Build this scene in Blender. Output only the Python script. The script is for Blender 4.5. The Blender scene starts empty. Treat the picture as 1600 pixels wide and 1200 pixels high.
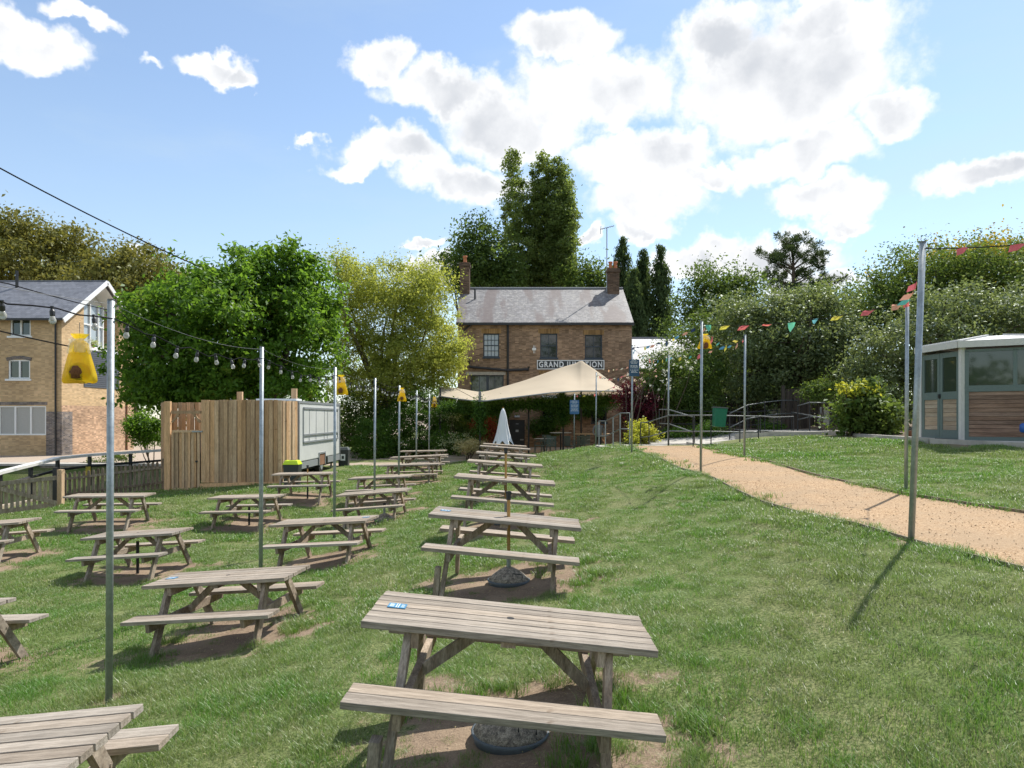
import bpy, math, random
import numpy as np
from mathutils import Vector, Matrix
random.seed(7)
RNG = np.random.default_rng(7)
S = bpy.context.scene
F = 1067.0; CX = 800.0; HY = 652.0; CZ = 2.0      # focal length in photo pixels, vanishing row, eye height
R = math.radians

# ---------------------------------------------------------------- camera, sky, sun, exposure
cam = bpy.data.cameras.new('camera'); camo = bpy.data.objects.new('camera', cam)
S.collection.objects.link(camo); S.camera = camo
camo.location = (0, 0, CZ); camo.rotation_euler = (R(90), 0, 0)
cam.sensor_width = 36; cam.lens = 36 * F / 1600; cam.shift_y = (HY - 600) / 1600
cam.clip_start = 0.1; cam.clip_end = 3000
SUN_AZ, SUN_EL = R(42), R(54)                   # azimuth clockwise from +Y, elevation
sun = bpy.data.lights.new('sun', 'SUN'); suno = bpy.data.objects.new('sun', sun); S.collection.objects.link(suno)
sun.energy = 2.9; sun.angle = R(0.55); sun.color = (1.0, 0.955, 0.88)
sd = Vector((math.sin(SUN_AZ) * math.cos(SUN_EL), math.cos(SUN_AZ) * math.cos(SUN_EL), math.sin(SUN_EL)))
suno.rotation_euler = sd.to_track_quat('Z', 'Y').to_euler()
S.view_settings.view_transform = 'Standard'; S.view_settings.look = 'None'
S.view_settings.exposure = 1.15; S.view_settings.gamma = 1.0; S.view_settings.use_curve_mapping = False
SKY_STRENGTH = 0.09
CLOUD_LUM = 1.0

W = bpy.data.worlds.new('World'); S.world = W; W.use_nodes = True
class G:
    """small node-graph helper"""
    def __init__(s, tree): s.t = tree; s.n = tree.nodes; s.l = tree.links
    def new(s, typ, **kw):
        n = s.n.new(typ)
        for k, v in kw.items(): setattr(n, k, v)
        return n
    def put(s, sock, v):
        if v is None: return
        if isinstance(v, bpy.types.NodeSocket): s.l.new(v, sock)
        else: sock.default_value = v
    def m(s, op, a, b=None, c=None, clamp=False):
        n = s.new('ShaderNodeMath', operation=op, use_clamp=clamp)
        for i, v in enumerate((a, b, c)): s.put(n.inputs[i], v)
        return n.outputs[0]
    def v(s, op, a, b=None, out=0):
        n = s.new('ShaderNodeVectorMath', operation=op); s.put(n.inputs[0], a); s.put(n.inputs[1], b)
        return n.outputs[out]
    def mix(s, f, a, b, blend='MIX'):
        n = s.new('ShaderNodeMix', data_type='RGBA', blend_type=blend)
        s.put(n.inputs[0], f); s.put(n.inputs[6], a); s.put(n.inputs[7], b)
        return n.outputs[2]
    def noise(s, vec, scale, detail=3, rough=0.55, out=0, dist=0.0):
        n = s.new('ShaderNodeTexNoise'); s.put(n.inputs['Vector'], vec); n.inputs['Scale'].default_value = scale
        n.inputs['Detail'].default_value = detail; n.inputs['Roughness'].default_value = rough
        n.inputs['Distortion'].default_value = dist
        return n.outputs[out]
    def ramp(s, f, lo, hi, a=0.0, b=1.0, smooth=True):
        n = s.new('ShaderNodeMapRange', interpolation_type='SMOOTHSTEP' if smooth else 'LINEAR')
        s.put(n.inputs[0], f); n.inputs[1].default_value = lo; n.inputs[2].default_value = hi
        n.inputs[3].default_value = a; n.inputs[4].default_value = b
        return n.outputs[0]
def c4(c): return (c[0], c[1], c[2], 1.0)

def build_world():
    g = G(W.node_tree); g.n.clear()
    sky = g.new('ShaderNodeTexSky', sky_type='NISHITA', sun_disc=False)
    sky.sun_elevation = SUN_EL; sky.sun_rotation = SUN_AZ; sky.air_density = 1.0; sky.dust_density = 0.15; sky.ozone_density = 1.0
    tc = g.new('ShaderNodeTexCoord'); d = tc.outputs['Generated']
    sx = g.new('ShaderNodeSeparateXYZ'); g.put(sx.inputs[0], d)
    az = g.m('ARCTAN2', sx.outputs[0], sx.outputs[1]); el = g.m('ARCSINE', g.m('MAXIMUM', g.m('MINIMUM', sx.outputs[2], 1.0), -1.0))
    cmb = g.new('ShaderNodeCombineXYZ'); g.put(cmb.inputs[0], az); g.put(cmb.inputs[1], el); p0 = cmb.outputs[0]
    n3 = g.v('SCALE', g.v('SUBTRACT', g.noise(d, 7.0, 5, 0.6, out=1), (0.5, 0.5, 0.5))); n3.node.inputs[3].default_value = 0.13
    n4 = g.v('SCALE', g.v('SUBTRACT', g.noise(d, 30.0, 4, 0.6, out=1), (0.5, 0.5, 0.5))); n4.node.inputs[3].default_value = 0.035
    p = g.v('ADD', g.v('ADD', p0, n3), n4)
    # cumulus in azimuth / elevation: (x, y, half width, half height, weight)
    blobs = [(925,140,150,75,1),(1230,120,200,120,1),(1130,70,90,55,1),(1270,40,80,50,1),(1400,180,75,45,1),(700,150,110,40,1),(800,190,130,60,1),
             (590,100,50,35,.9),(880,50,90,42,1),(1000,250,110,50,1),(610,240,100,36,1),(540,262,45,20,.9),(720,285,110,42,1),(1010,320,100,48,1),
             (1010,365,55,18,.8),(1100,275,60,24,.9),(1250,250,130,50,1),(1290,320,95,30,.9),(1320,350,50,16,.8),(1530,275,110,30,1),(1590,258,60,30,1),
             (340,110,62,24,.95),(375,125,28,18,.9),(50,70,75,48,1),(0,50,60,50,1),(125,0,65,20,.9),(480,205,22,9,.6),(225,92,22,10,.5),(665,390,34,9,.9),
             (1190,405,150,35,.95),(1080,425,80,30,.9),(1280,440,100,30,.9),(680,425,70,22,.9),(270,405,80,14,.7),(920,378,35,14,.9),(1120,10,30,14,.7)]
    D = None
    for (x, y, rx, ry, w) in blobs:
        u = x - CX; vv = HY - y; hyp = math.hypot(F, u)
        a = math.atan2(u, F); e = math.atan2(vv, hyp)
        sa = rx * F / (F * F + u * u); se = ry * hyp / (hyp * hyp + vv * vv)
        q = g.v('MULTIPLY', g.v('SUBTRACT', p, (a, e, 0)), (1 / (sa * 1.08), 1 / (se * 1.08), 0))
        L = g.m('MULTIPLY_ADD', g.v('LENGTH', q, out=1), -w, w)
        D = L if D is None else g.m('SMOOTH_MAX', D, L, 0.04)
    # elsewhere in the sky: unseen scattered cumulus, cover raised for more fill light
    gen = g.m('MULTIPLY', g.m('SUBTRACT', g.noise(g.v('MULTIPLY', d, (1, 1, 2.2)), 2.6, 6, 0.55), 0.50), 5.0)
    off = g.m('MAXIMUM', g.ramp(g.m('ABSOLUTE', az), 0.72, 0.86), g.ramp(el, 0.66, 0.8))
    D = g.m('MAXIMUM', D, g.m('SUBTRACT', gen, g.m('MULTIPLY', g.m('SUBTRACT', 1.0, off), 5.0)))
    fluff = g.m('SUBTRACT', g.noise(d, 22.0, 7, 0.62), 0.5)
    Dn = g.m('ADD', D, g.m('MULTIPLY', fluff, 0.95))
    mask = g.ramp(Dn, -0.06, 0.42)
    inner = g.m('MULTIPLY', g.ramp(g.noise(g.v('ADD', d, (0.3, 0.1, 0.04)), 7.0, 7, 0.55), 0.30, 0.68), g.ramp(D, 0.10, 0.75))
    ccol = g.mix(inner, (0.55, 0.55, 0.55, 1), (0.31, 0.325, 0.35, 1))
    # high thin haze, thicker towards the horizon, and wisps
    wisp = g.m('MULTIPLY', g.ramp(g.noise(g.v('MULTIPLY', d, (1, 1, 3.5)), 3.2, 5, 0.6), 0.45, 0.8), 0.22)
    haze = g.m('ADD', wisp, g.ramp(el, 0.42, 0.0, 0.12, 0.44, smooth=False), clamp=True)
    skyc = g.new('ShaderNodeBackground'); skyc.inputs[1].default_value = SKY_STRENGTH
    g.put(skyc.inputs[0], sky.outputs[0])
    hz = g.new('ShaderNodeBackground'); g.put(hz.inputs[0], (0.72, 0.88, 0.97, 1)); hz.inputs[1].default_value = CLOUD_LUM * 0.41
    cl = g.new('ShaderNodeBackground'); g.put(cl.inputs[0], ccol); cl.inputs[1].default_value = CLOUD_LUM
    m1 = g.new('ShaderNodeMixShader'); g.put(m1.inputs[0], haze); g.put(m1.inputs[1], skyc.outputs[0]); g.put(m1.inputs[2], hz.outputs[0])
    m2 = g.new('ShaderNodeMixShader'); g.put(m2.inputs[0], mask); g.put(m2.inputs[1], m1.outputs[0]); g.put(m2.inputs[2], cl.outputs[0])
    out = g.new('ShaderNodeOutputWorld'); g.put(out.inputs[0], m2.outputs[0])
    W.cycles.sampling_method = 'MANUAL'; W.cycles.sample_map_resolution = 1024
build_world()
S.cycles.max_bounces = 8; S.cycles.transparent_max_bounces = 12; S.cycles.diffuse_bounces = 4; S.cycles.transmission_bounces = 6
S.cycles.use_denoising = True

# ---------------------------------------------------------------- helpers
def P(px, py, Y): return ((px - CX) / F * Y, Y, CZ - (py - HY) / F * Y)
def X(px, Y): return (px - CX) / F * Y
def Z(py, Y): return CZ - (py - HY) / F * Y
MATS = {}
def pbr(name, col, rough=0.7, metal=0.0, var=0.0, vscale=3.0, col2=None, bump=0.0, bscale=40.0, stretch=None, spec=0.5, rnd=0.0, trans=0.0):
    """principled material whose colour wanders between col and col2 with object-space noise"""
    m = bpy.data.materials.new(name); m.use_nodes = True; g = G(m.node_tree); b = g.n['Principled BSDF']
    b.inputs['Roughness'].default_value = rough; b.inputs['Metallic'].default_value = metal; b.inputs['Specular IOR Level'].default_value = spec
    tc = g.new('ShaderNodeTexCoord'); v = tc.outputs['Object']
    if stretch: v = g.v('MULTIPLY', v, stretch)
    c = c4(col)
    if col2 is not None: c = g.mix(g.ramp(g.noise(v, vscale, 6, 0.62), 0.32, 0.68), c4(col), c4(col2))
    if var:
        f = g.ramp(g.noise(v, vscale * 6.1, 4, 0.6), 0.3, 0.7, 1 - var, 1 + var)
        n = g.v('SCALE', c if isinstance(c, bpy.types.NodeSocket) else c[:3]); g.put(n.node.inputs[3], f); c = n
    if rnd:
        oi = g.new('ShaderNodeObjectInfo'); f = g.ramp(oi.outputs['Random'], 0, 1, 1 - rnd, 1 + rnd, smooth=False)
        n = g.v('SCALE', c if isinstance(c, bpy.types.NodeSocket) else c[:3]); g.put(n.node.inputs[3], f); c = n
    if rnd and stretch:
        oi2 = g.new('ShaderNodeObjectInfo'); wn = g.new('ShaderNodeTexWhiteNoise', noise_dimensions='1D'); g.put(wn.inputs['W'], oi2.outputs['Random'])
        c = g.mix(g.m('MULTIPLY', wn.outputs[0], .9 if 'fence' in name else .42), c, g.mix(1.0, c, (1.12, .93, .74, 1), 'MULTIPLY'))
        kn = g.noise(tc.outputs['Object'], 5.5, 2, 0.5); c = g.mix(g.ramp(kn, .70, .76, 0, .55), c, g.mix(1.0, c, (.45, .36, .28, 1), 'MULTIPLY'))
        c = g.mix(g.ramp(g.noise(g.v('MULTIPLY', tc.outputs['Object'], stretch), 7.0, 6, .7), .5, .7, 0, .45), c, g.mix(1.0, c, (.62, .58, .55, 1), 'MULTIPLY'))
    g.put(b.inputs['Base Color'], c)
    if bump:
        bn = g.new('ShaderNodeBump'); bn.inputs['Strength'].default_value = bump; bn.inputs['Distance'].default_value = 0.01
        g.put(bn.inputs['Height'], g.noise(v, bscale, 4, 0.6)); g.put(b.inputs['Normal'], bn.outputs[0])
    if trans: b.inputs['Transmission Weight'].default_value = trans
    MATS[name] = m; return m

def leafmat(name, a, b2, hi=None, transl=0.45, seed=0.0, patch=1.1, gloss=0.35):
    m = bpy.data.materials.new(name); m.use_nodes = True; g = G(m.node_tree); g.n.clear()
    geo = g.new('ShaderNodeNewGeometry'); pos = g.v('ADD', geo.outputs['Position'], (seed, seed * 2, 0))
    rnd = geo.outputs['Random Per Island']
    f = g.m('ADD', g.m('MULTIPLY', g.ramp(g.noise(pos, patch, 3, 0.6), 0.35, 0.65), 0.6), g.m('MULTIPLY', rnd, 0.4))
    c = g.mix(f, c4(a), c4(b2))
    if hi is not None: c = g.mix(g.m('MULTIPLY', g.ramp(g.noise(pos, patch * 0.6, 2, 0.5), 0.55, 0.7), g.ramp(rnd, 0.3, 0.9)), c, c4(hi))
    d = g.new('ShaderNodeBsdfDiffuse'); g.put(d.inputs[0], c)
    t = g.new('ShaderNodeBsdfTranslucent'); g.put(t.inputs[0], g.mix(0.55, c, (min(1, b2[0] * 2.0), min(1, b2[1] * 1.9), b2[2] * 0.9, 1)))
    gl = g.new('ShaderNodeBsdfGlossy'); gl.inputs['Roughness'].default_value = 0.5; g.put(gl.inputs[0], (0.75, 0.8, 0.75, 1))
    mx = g.new('ShaderNodeMixShader'); mx.inputs[0].default_value = transl; g.put(mx.inputs[1], d.outputs[0]); g.put(mx.inputs[2], t.outputs[0])
    fr = g.new('ShaderNodeFresnel'); fr.inputs[0].default_value = 1.4
    m3 = g.new('ShaderNodeMixShader'); g.put(m3.inputs[0], g.m('MULTIPLY', fr.outputs[0], gloss*.1)); g.put(m3.inputs[1], mx.outputs[0]); g.put(m3.inputs[2], gl.outputs[0])
    o = g.new('ShaderNodeOutputMaterial'); g.put(o.inputs[0], m3.outputs[0]); MATS[name] = m; return m

def brickmat(name, a, b2, mortar, dirt=None, bw=0.225, bh=0.075, patch=0.5):
    m = bpy.data.materials.new(name); m.use_nodes = True; g = G(m.node_tree); b = g.n['Principled BSDF']; b.inputs['Roughness'].default_value = 0.9
    b.inputs['Specular IOR Level'].default_value = 0.2
    geo = g.new('ShaderNodeNewGeometry'); s = g.new('ShaderNodeSeparateXYZ'); g.put(s.inputs[0], geo.outputs['Position'])
    cb = g.new('ShaderNodeCombineXYZ'); g.put(cb.inputs[0], g.m('ADD', s.outputs[0], s.outputs[1])); g.put(cb.inputs[1], s.outputs[2])
    t = g.new('ShaderNodeTexBrick'); g.put(t.inputs['Vector'], cb.outputs[0]); t.inputs['Scale'].default_value = 1.0
    t.inputs['Brick Width'].default_value = bw; t.inputs['Row Height'].default_value = bh; t.inputs['Mortar Size'].default_value = 0.008
    t.inputs['Color1'].default_value = c4(a); t.inputs['Color2'].default_value = c4(b2); t.inputs['Mortar'].default_value = c4(mortar)
    t.inputs['Bias'].default_value = 0.0
    c = t.outputs[0]
    # each brick has its own burn: cell noise in brick units
    wn = g.new('ShaderNodeTexWhiteNoise', noise_dimensions='2D'); g.put(wn.inputs['Vector'], g.v('FLOOR', g.v('DIVIDE', cb.outputs[0], (bw, bh, 1))))
    n = g.v('SCALE', c); g.put(n.node.inputs[3], g.ramp(wn.outputs[0], 0, 1, 0.82 if 'yellow' in name else .7, 1.15 if 'yellow' in name else 1.28, smooth=False)); c = n
    n = g.v('SCALE', c); g.put(n.node.inputs[3], g.ramp(g.noise(geo.outputs['Position'], patch, 5, 0.65), 0.3, 0.7, 0.75, 1.2)); c = n
    if dirt: c = g.mix(g.m('MULTIPLY', g.ramp(g.noise(g.v('MULTIPLY', geo.outputs['Position'], (1, 1, 0.3)), 0.9, 5, 0.7), 0.5, 0.75), 0.6), c, c4(dirt))
    g.put(b.inputs['Base Color'], c)
    MATS[name] = m; return m

def slatemat(name, a, b2, lichen, stain, w=0.3, h=0.2, amt=0.5, rough=0.6):
    m = bpy.data.materials.new(name); m.use_nodes = True; g = G(m.node_tree); b = g.n['Principled BSDF']; b.inputs['Roughness'].default_value = rough
    geo = g.new('ShaderNodeNewGeometry'); s = g.new('ShaderNodeSeparateXYZ'); g.put(s.inputs[0], geo.outputs['Position'])
    cb = g.new('ShaderNodeCombineXYZ'); g.put(cb.inputs[0], s.outputs[0]); g.put(cb.inputs[1], g.m('MULTIPLY', s.outputs[2], 1.5))
    t = g.new('ShaderNodeTexBrick'); g.put(t.inputs['Vector'], cb.outputs[0]); t.inputs['Scale'].default_value = 1.0
    t.inputs['Brick Width'].default_value = w; t.inputs['Row Height'].default_value = h; t.inputs['Mortar Size'].default_value = 0.012
    t.inputs['Color1'].default_value = c4(a); t.inputs['Color2'].default_value = c4(b2); t.inputs['Mortar'].default_value = c4([x * 0.55 for x in a])
    c = t.outputs[0]
    wn = g.new('ShaderNodeTexWhiteNoise', noise_dimensions='2D'); g.put(wn.inputs['Vector'], g.v('FLOOR', g.v('DIVIDE', cb.outputs[0], (w, h, 1))))
    n = g.v('SCALE', c); g.put(n.node.inputs[3], g.ramp(wn.outputs[0], 0, 1, 0.8, 1.2, smooth=False)); c = n
    c = g.mix(g.m('MULTIPLY', g.ramp(g.noise(geo.outputs['Position'], 5.0, 6, 0.75), 0.48, 0.66), amt), c, c4(lichen))
    if stain: c = g.mix(g.m('MULTIPLY', g.ramp(g.noise(g.v('MULTIPLY', geo.outputs['Position'], (1.0, 0.2, 0.2)), 0.9, 3, 0.5), 0.5, 0.62), 0.75), c, c4(stain))
    g.put(b.inputs['Base Color'], c); MATS[name] = m; return m

class MB:
    def __init__(s): s.v = []; s.f = []
    def quadbox(s, c):   # 8 corners: bottom 4 ccw, top 4
        o = len(s.v); s.v += [tuple(p) for p in c]
        s.f += [(o, o+3, o+2, o+1), (o+4, o+5, o+6, o+7), (o, o+1, o+5, o+4), (o+1, o+2, o+6, o+5), (o+2, o+3, o+7, o+6), (o+3, o, o+4, o+7)]
        return s
    def box(s, x0, x1, y0, y1, z0, z1):
        return s.quadbox([(x0,y0,z0),(x1,y0,z0),(x1,y1,z0),(x0,y1,z0),(x0,y0,z1),(x1,y0,z1),(x1,y1,z1),(x0,y1,z1)])
    def beam(s, a, b, w, h, up=(0,0,1)):
        a = Vector(a); b = Vector(b); d = (b - a).normalized(); u = Vector(up)
        if abs(d.dot(u)) > 0.98: u = Vector((0, 1, 0))
        sd_ = d.cross(u).normalized(); u = sd_.cross(d).normalized()
        c = []
        for e in (a, b):
            c.append([e - sd_*w/2 - u*h/2, e + sd_*w/2 - u*h/2, e + sd_*w/2 + u*h/2, e - sd_*w/2 + u*h/2])
        p, q = c
        return s.quadbox([p[0], p[1], q[1], q[0], p[3], p[2], q[2], q[3]])
    def tube(s, pts, r, n=8, cap=True):
        pts = [Vector(p) for p in pts]; k = len(pts); rr = r if hasattr(r, '__len__') else [r]*k
        o = len(s.v)
        for i, p in enumerate(pts):
            d = (pts[min(i+1, k-1)] - pts[max(i-1, 0)]).normalized()
            u = Vector((0,0,1)) if abs(d.z) < 0.9 else Vector((0,1,0))
            a = d.cross(u).normalized(); b = a.cross(d).normalized()
            for j in range(n):
                t = 2*math.pi*j/n; s.v.append(tuple(p + a*math.cos(t)*rr[i] + b*math.sin(t)*rr[i]))
        for i in range(k-1):
            for j in range(n):
                s.f.append((o+i*n+j, o+i*n+(j+1)%n, o+(i+1)*n+(j+1)%n, o+(i+1)*n+j))
        if cap: s.f.append(tuple(o+j for j in range(n))[::-1]); s.f.append(tuple(o+(k-1)*n+j for j in range(n)))
        return s
    def lathe(s, c, prof, n=16, sx=1.0, sy=1.0):
        o = len(s.v); k = len(prof)
        for (r, z) in prof:
            for j in range(n):
                t = 2*math.pi*j/n; s.v.append((c[0]+r*sx*math.cos(t), c[1]+r*sy*math.sin(t), c[2]+z))
        for i in range(k-1):
            for j in range(n): s.f.append((o+i*n+j, o+i*n+(j+1)%n, o+(i+1)*n+(j+1)%n, o+(i+1)*n+j))
        s.f.append(tuple(o+j for j in range(n))[::-1]); s.f.append(tuple(o+(k-1)*n+j for j in range(n)))
        return s
    def poly(s, pts):
        o = len(s.v); s.v += [tuple(p) for p in pts]; s.f.append(tuple(range(o, o+len(pts)))); return s
    def prism(s, pts, d):   # polygon extruded by vector d
        o = len(s.v); n = len(pts); d = Vector(d); s.v += [tuple(p) for p in pts] + [tuple(Vector(p)+d) for p in pts]
        s.f.append(tuple(range(o, o+n))); s.f.append(tuple(range(o+2*n-1, o+n-1, -1)))
        for j in range(n): s.f.append((o+j, o+n+j, o+n+(j+1)%n, o+(j+1)%n))
        return s
    def mesh(s, name, mat):
        m = bpy.data.meshes.new(name); m.from_pydata(s.v, [], s.f); m.materials.append(mat); m.update(); return m
LOC = {}
def link(name, mesh, parent=None, loc=None, smooth=False, label=None, bevel=0):
    o = bpy.data.objects.new(name, mesh); S.collection.objects.link(o)
    if parent: o.parent = parent
    if loc: o.location = loc
    if smooth: mesh.shade_smooth()
    if label: o['label'] = label
    if bevel:
        b = o.modifiers.new('bevel', 'BEVEL'); b.width = bevel; b.segments = 2; b.limit_method = 'ANGLE'
    return o
def fixn(me):
    import bmesh
    b = bmesh.new(); b.from_mesh(me); bmesh.ops.recalc_face_normals(b, faces=b.faces); b.to_mesh(me); b.free()
def part(name, mb, mat, parent=None, loc=None, smooth=False, label=None, bevel=0):
    me = mb.mesh(name, MATS[mat] if isinstance(mat, str) else mat); fixn(me)
    return link(name, me, parent, loc, smooth, label, bevel)
def tag(o, label, cat, group=None, kind=None):
    o['label'] = label; o['category'] = cat
    if group: o['group'] = group
    if kind: o['kind'] = kind
    return o
def struct(o): o['kind'] = 'structure'; return o
def empty(name, loc, label=None, cat=None, group=None, rot=(0,0,0)):
    o = bpy.data.objects.new(name, None); S.collection.objects.link(o); o.location = loc; o.rotation_euler = rot; o.empty_display_size = 0.2
    if label: tag(o, label, cat, group)
    return o
def kids(o): return [c for c in bpy.data.objects if c.parent == o]
def copy_tree(o, parent=None, ch=None):
    if ch is None:
        ch = {}
        for q in bpy.data.objects:
            if q.parent: ch.setdefault(q.parent.name, []).append(q)
    c = o.copy(); S.collection.objects.link(c)
    if parent: c.parent = parent
    for q in ch.get(o.name, []): copy_tree(q, c, ch)
    return c
def para(a, b, sag, n=12):
    a = Vector(a); b = Vector(b); out = []
    for i in range(n+1):
        t = i/n; p = a.lerp(b, t); p.z -= 4*sag*t*(1-t); out.append(p)
    return out
def ss(t): t = np.clip(t, 0, 1); return t*t*(3-2*t)

# ---------------------------------------------------------------- materials
pbr('weathered_wood', (0.375,0.335,0.285), 0.85, col2=(0.235,0.205,0.17), var=0.22, vscale=1.6, bump=0.5, bscale=14, stretch=(0.9,14,14), spec=0.2, rnd=0.2)
pbr('weathered_wood_leg', (0.37,0.32,0.26), 0.85, col2=(0.215,0.175,0.135), var=0.25, vscale=1.6, bump=0.35, bscale=12, stretch=(12,3,3), spec=0.2, rnd=0.18)
pbr('fence_wood', (0.57,0.42,0.275), 0.8, col2=(0.43,0.305,0.19), var=0.18, vscale=1.4, bump=0.25, bscale=12, stretch=(9,9,0.9), spec=0.2, rnd=0.26)
pbr('old_picket', (0.26,0.215,0.17), 0.9, col2=(0.13,0.105,0.08), var=0.2, vscale=3, stretch=(6,6,1), spec=0.15, rnd=0.25)
pbr('pale_picket', (0.40,0.35,0.28), 0.9, col2=(0.24,0.20,0.15), var=0.2, vscale=3, stretch=(6,6,1), spec=0.15, rnd=0.15)
pbr('galvanised', (0.38,0.42,0.44), 0.45, metal=0.55, col2=(0.27,0.31,0.33), var=0.12, vscale=5, bump=0.05, bscale=30)
pbr('rail_steel', (0.16,0.17,0.17), 0.5, metal=0.4, var=.1); pbr('black_metal', (0.02,0.02,0.022), 0.45, var=0.1)
pbr('dark_paint', (0.022,0.028,0.036), 0.4)
pbr('dark_frame', (0.03,0.045,0.065), 0.4)
pbr('white_paint', (0.78,0.79,0.78), 0.5, var=0.04)
pbr('white_rail', (0.8,0.8,0.78), 0.45, col2=(0.66,0.65,0.6), vscale=2)
pbr('trailer_white', (0.62,0.63,0.6), 0.45, col2=(0.56,0.57,0.54), vscale=0.8, var=0.02)
pbr('trim_grey', (0.32,0.34,0.35), 0.45, metal=0.3)
pbr('rubber', (0.018,0.018,0.018), 0.85)
pbr('glass_bulb', (0.62,0.6,0.55), 0.08, spec=0.8, trans=0.5)
pbr('bag_yellow', (0.95,0.76,0.04), 0.3, col2=(0.92,0.62,0.02), vscale=9, bump=0.6, bscale=14, trans=0.0)
pbr('bag_clear', (0.8,0.8,0.78), 0.25, bump=0.5, bscale=20)
pbr('bag_contents', (0.16,0.06,0.02), 0.9, var=0.3, vscale=12)
pbr('gravel', (0.50,0.44,0.36), 0.95, col2=(0.17,0.15,0.13), vscale=30, var=0.5, bump=1.0, bscale=70)
pbr('tray_grey', (0.10,0.125,0.145), 0.6, var=0.1, vscale=3)
pbr('pole_wood', (0.46,0.27,0.08), 0.5, col2=(0.36,0.2,0.06), vscale=4)
pbr('slate_tile_plaque', (0.03,0.17,0.32), 0.35, col2=(0.05,0.22,0.38), vscale=6)
pbr('sign_blue', (0.02,0.075,0.15), 0.4)
pbr('sign_blue_light', (0.05,0.16,0.34), 0.4)
pbr('print_white', (0.75,0.78,0.8), 0.5)
pbr('canvas', (0.60,0.51,0.385), 0.85, col2=(0.55,0.465,0.35), vscale=0.7, spec=0.15)
pbr('parasol_white', (0.74,0.76,0.79), 0.8, spec=0.2)
pbr('lime_plastic', (0.55,0.72,0.02), 0.4); pbr('bin_dark', (0.035,0.042,0.042), 0.5, var=0.1); pbr('bin_grey', (0.10,0.115,0.115), 0.5)
pbr('bin_green', (0.012,0.16,0.095), 0.35, var=0.08)
pbr('terracotta', (0.5,0.18,0.08), 0.8, var=0.15); pbr('lead', (0.2,0.21,0.23), 0.6)
pbr('concrete', (0.46,0.43,0.38), 0.9, col2=(0.34,0.32,0.285), var=0.1, vscale=1.2, bump=0.3, bscale=20)
pbr('stone', (0.42,0.36,0.27), 0.95, col2=(0.22,0.185,0.14), var=0.3, vscale=1.2, bump=0.8, bscale=5)
pbr('bark', (0.115,0.085,0.06), 0.95, col2=(0.06,0.045,0.032), var=0.25, vscale=3, bump=0.8, bscale=12, stretch=(3,3,0.8))
pbr('bark_pale', (0.2,0.16,0.12), 0.95, col2=(0.1,0.08,0.06), var=0.25, vscale=3, stretch=(3,3,0.8))
pbr('sage_paint', (0.13,0.175,0.165), 0.5, var=0.05); pbr('pale_fascia', (0.62,0.61,0.58), 0.5, var=0.04)
pbr('roof_sheet', (0.62,0.62,0.61), 0.4, col2=(0.52,0.52,0.5), vscale=1)
pbr('cedar', (0.31,0.215,0.165), 0.8, col2=(0.19,0.125,0.095), var=0.18, vscale=1.0, stretch=(1.2,1.2,14), rnd=0.22, spec=0.2)
pbr('cedar_pale', (0.44,0.36,0.28), 0.8, col2=(0.34,0.265,0.2), var=0.12, vscale=1.0, stretch=(1.2,1.2,14), rnd=0.12, spec=0.2)
pbr('louvre', (0.085,0.095,0.115), 0.5); pbr('blind', (0.5,0.54,0.56), 0.7); pbr('panel_grey', (0.40,0.40,0.375), 0.7, var=0.05)
pbr('water', (0.03,0.04,0.03), 0.05, bump=0.25, bscale=3)
pbr('tan_stain', (0.5,0.25,0.1), 0.8); pbr('dark_timber', (0.05,0.042,0.036), 0.85, col2=(0.10,0.08,0.065), vscale=2, stretch=(5,5,0.7), rnd=0.25)
pbr('brown_board', (0.22,0.12,0.07), 0.85, col2=(0.17,0.085,0.045), vscale=2, stretch=(5,5,0.7), rnd=0.2)
pbr('path_edge_wood', (0.2,0.16,0.11), 0.9, var=0.2, vscale=2)
pbr('cloth_grey', (0.2,0.2,0.22), 0.9); pbr('cloth_dark', (0.015,0.017,0.025), 0.9); pbr('skin', (0.5,0.27,0.18), 0.6); pbr('hair', (0.04,0.025,0.015), 0.8)
pbr('chair_green', (0.10,0.15,0.13), 0.5); pbr('blue_plastic', (0.02,0.11,0.4), 0.4); pbr('cable_black', (0.018,0.018,0.02), 0.95, spec=0.05); pbr('wire', (0.16,0.16,0.16), 0.4, metal=0.5)
for n_, c_ in (('flag_pink',(0.66,0.16,0.2)),('flag_teal',(0.12,0.42,0.4)),('flag_yellow',(0.68,0.55,0.12)),('flag_blue',(0.12,0.34,0.56)),('flag_salmon',(0.72,0.36,0.28)),('flag_navy',(0.03,0.05,0.12)),('flag_cream',(0.75,0.68,0.55))):
    m_ = leafmat(n_, c_, c_, transl=0.35, gloss=0.1)
brickmat('brick_pub', (0.33,0.215,0.135), (0.235,0.15,0.095), (0.29,0.235,0.18), dirt=(0.14,0.095,0.07))
brickmat('brick_dark', (0.15,0.09,0.06), (0.10,0.065,0.045), (0.15,0.12,0.09))
brickmat('brick_arch', (0.33,0.2,0.085), (0.26,0.15,0.06), (0.26,0.2,0.12), bw=0.075, bh=0.4)
brickmat('brick_yellow', (0.54,0.385,0.215), (0.49,0.34,0.18), (0.5,0.38,0.25), patch=0.2)
brickmat('brick_pink', (0.52,0.34,0.22), (0.42,0.26,0.16), (0.45,0.34,0.24), patch=0.4)
brickmat('brick_black', (0.10,0.10,0.115), (0.2,0.17,0.15), (0.3,0.25,0.2), patch=0.7)
slatemat('slate_pub', (0.19,0.185,0.19), (0.12,0.115,0.12), (0.34,0.325,0.295), (0.10,0.07,0.065), amt=0.85)
slatemat('slate_left', (0.17,0.175,0.195), (0.14,0.145,0.165), (0.22,0.22,0.23), None, amt=0.3, rough=0.5)
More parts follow.
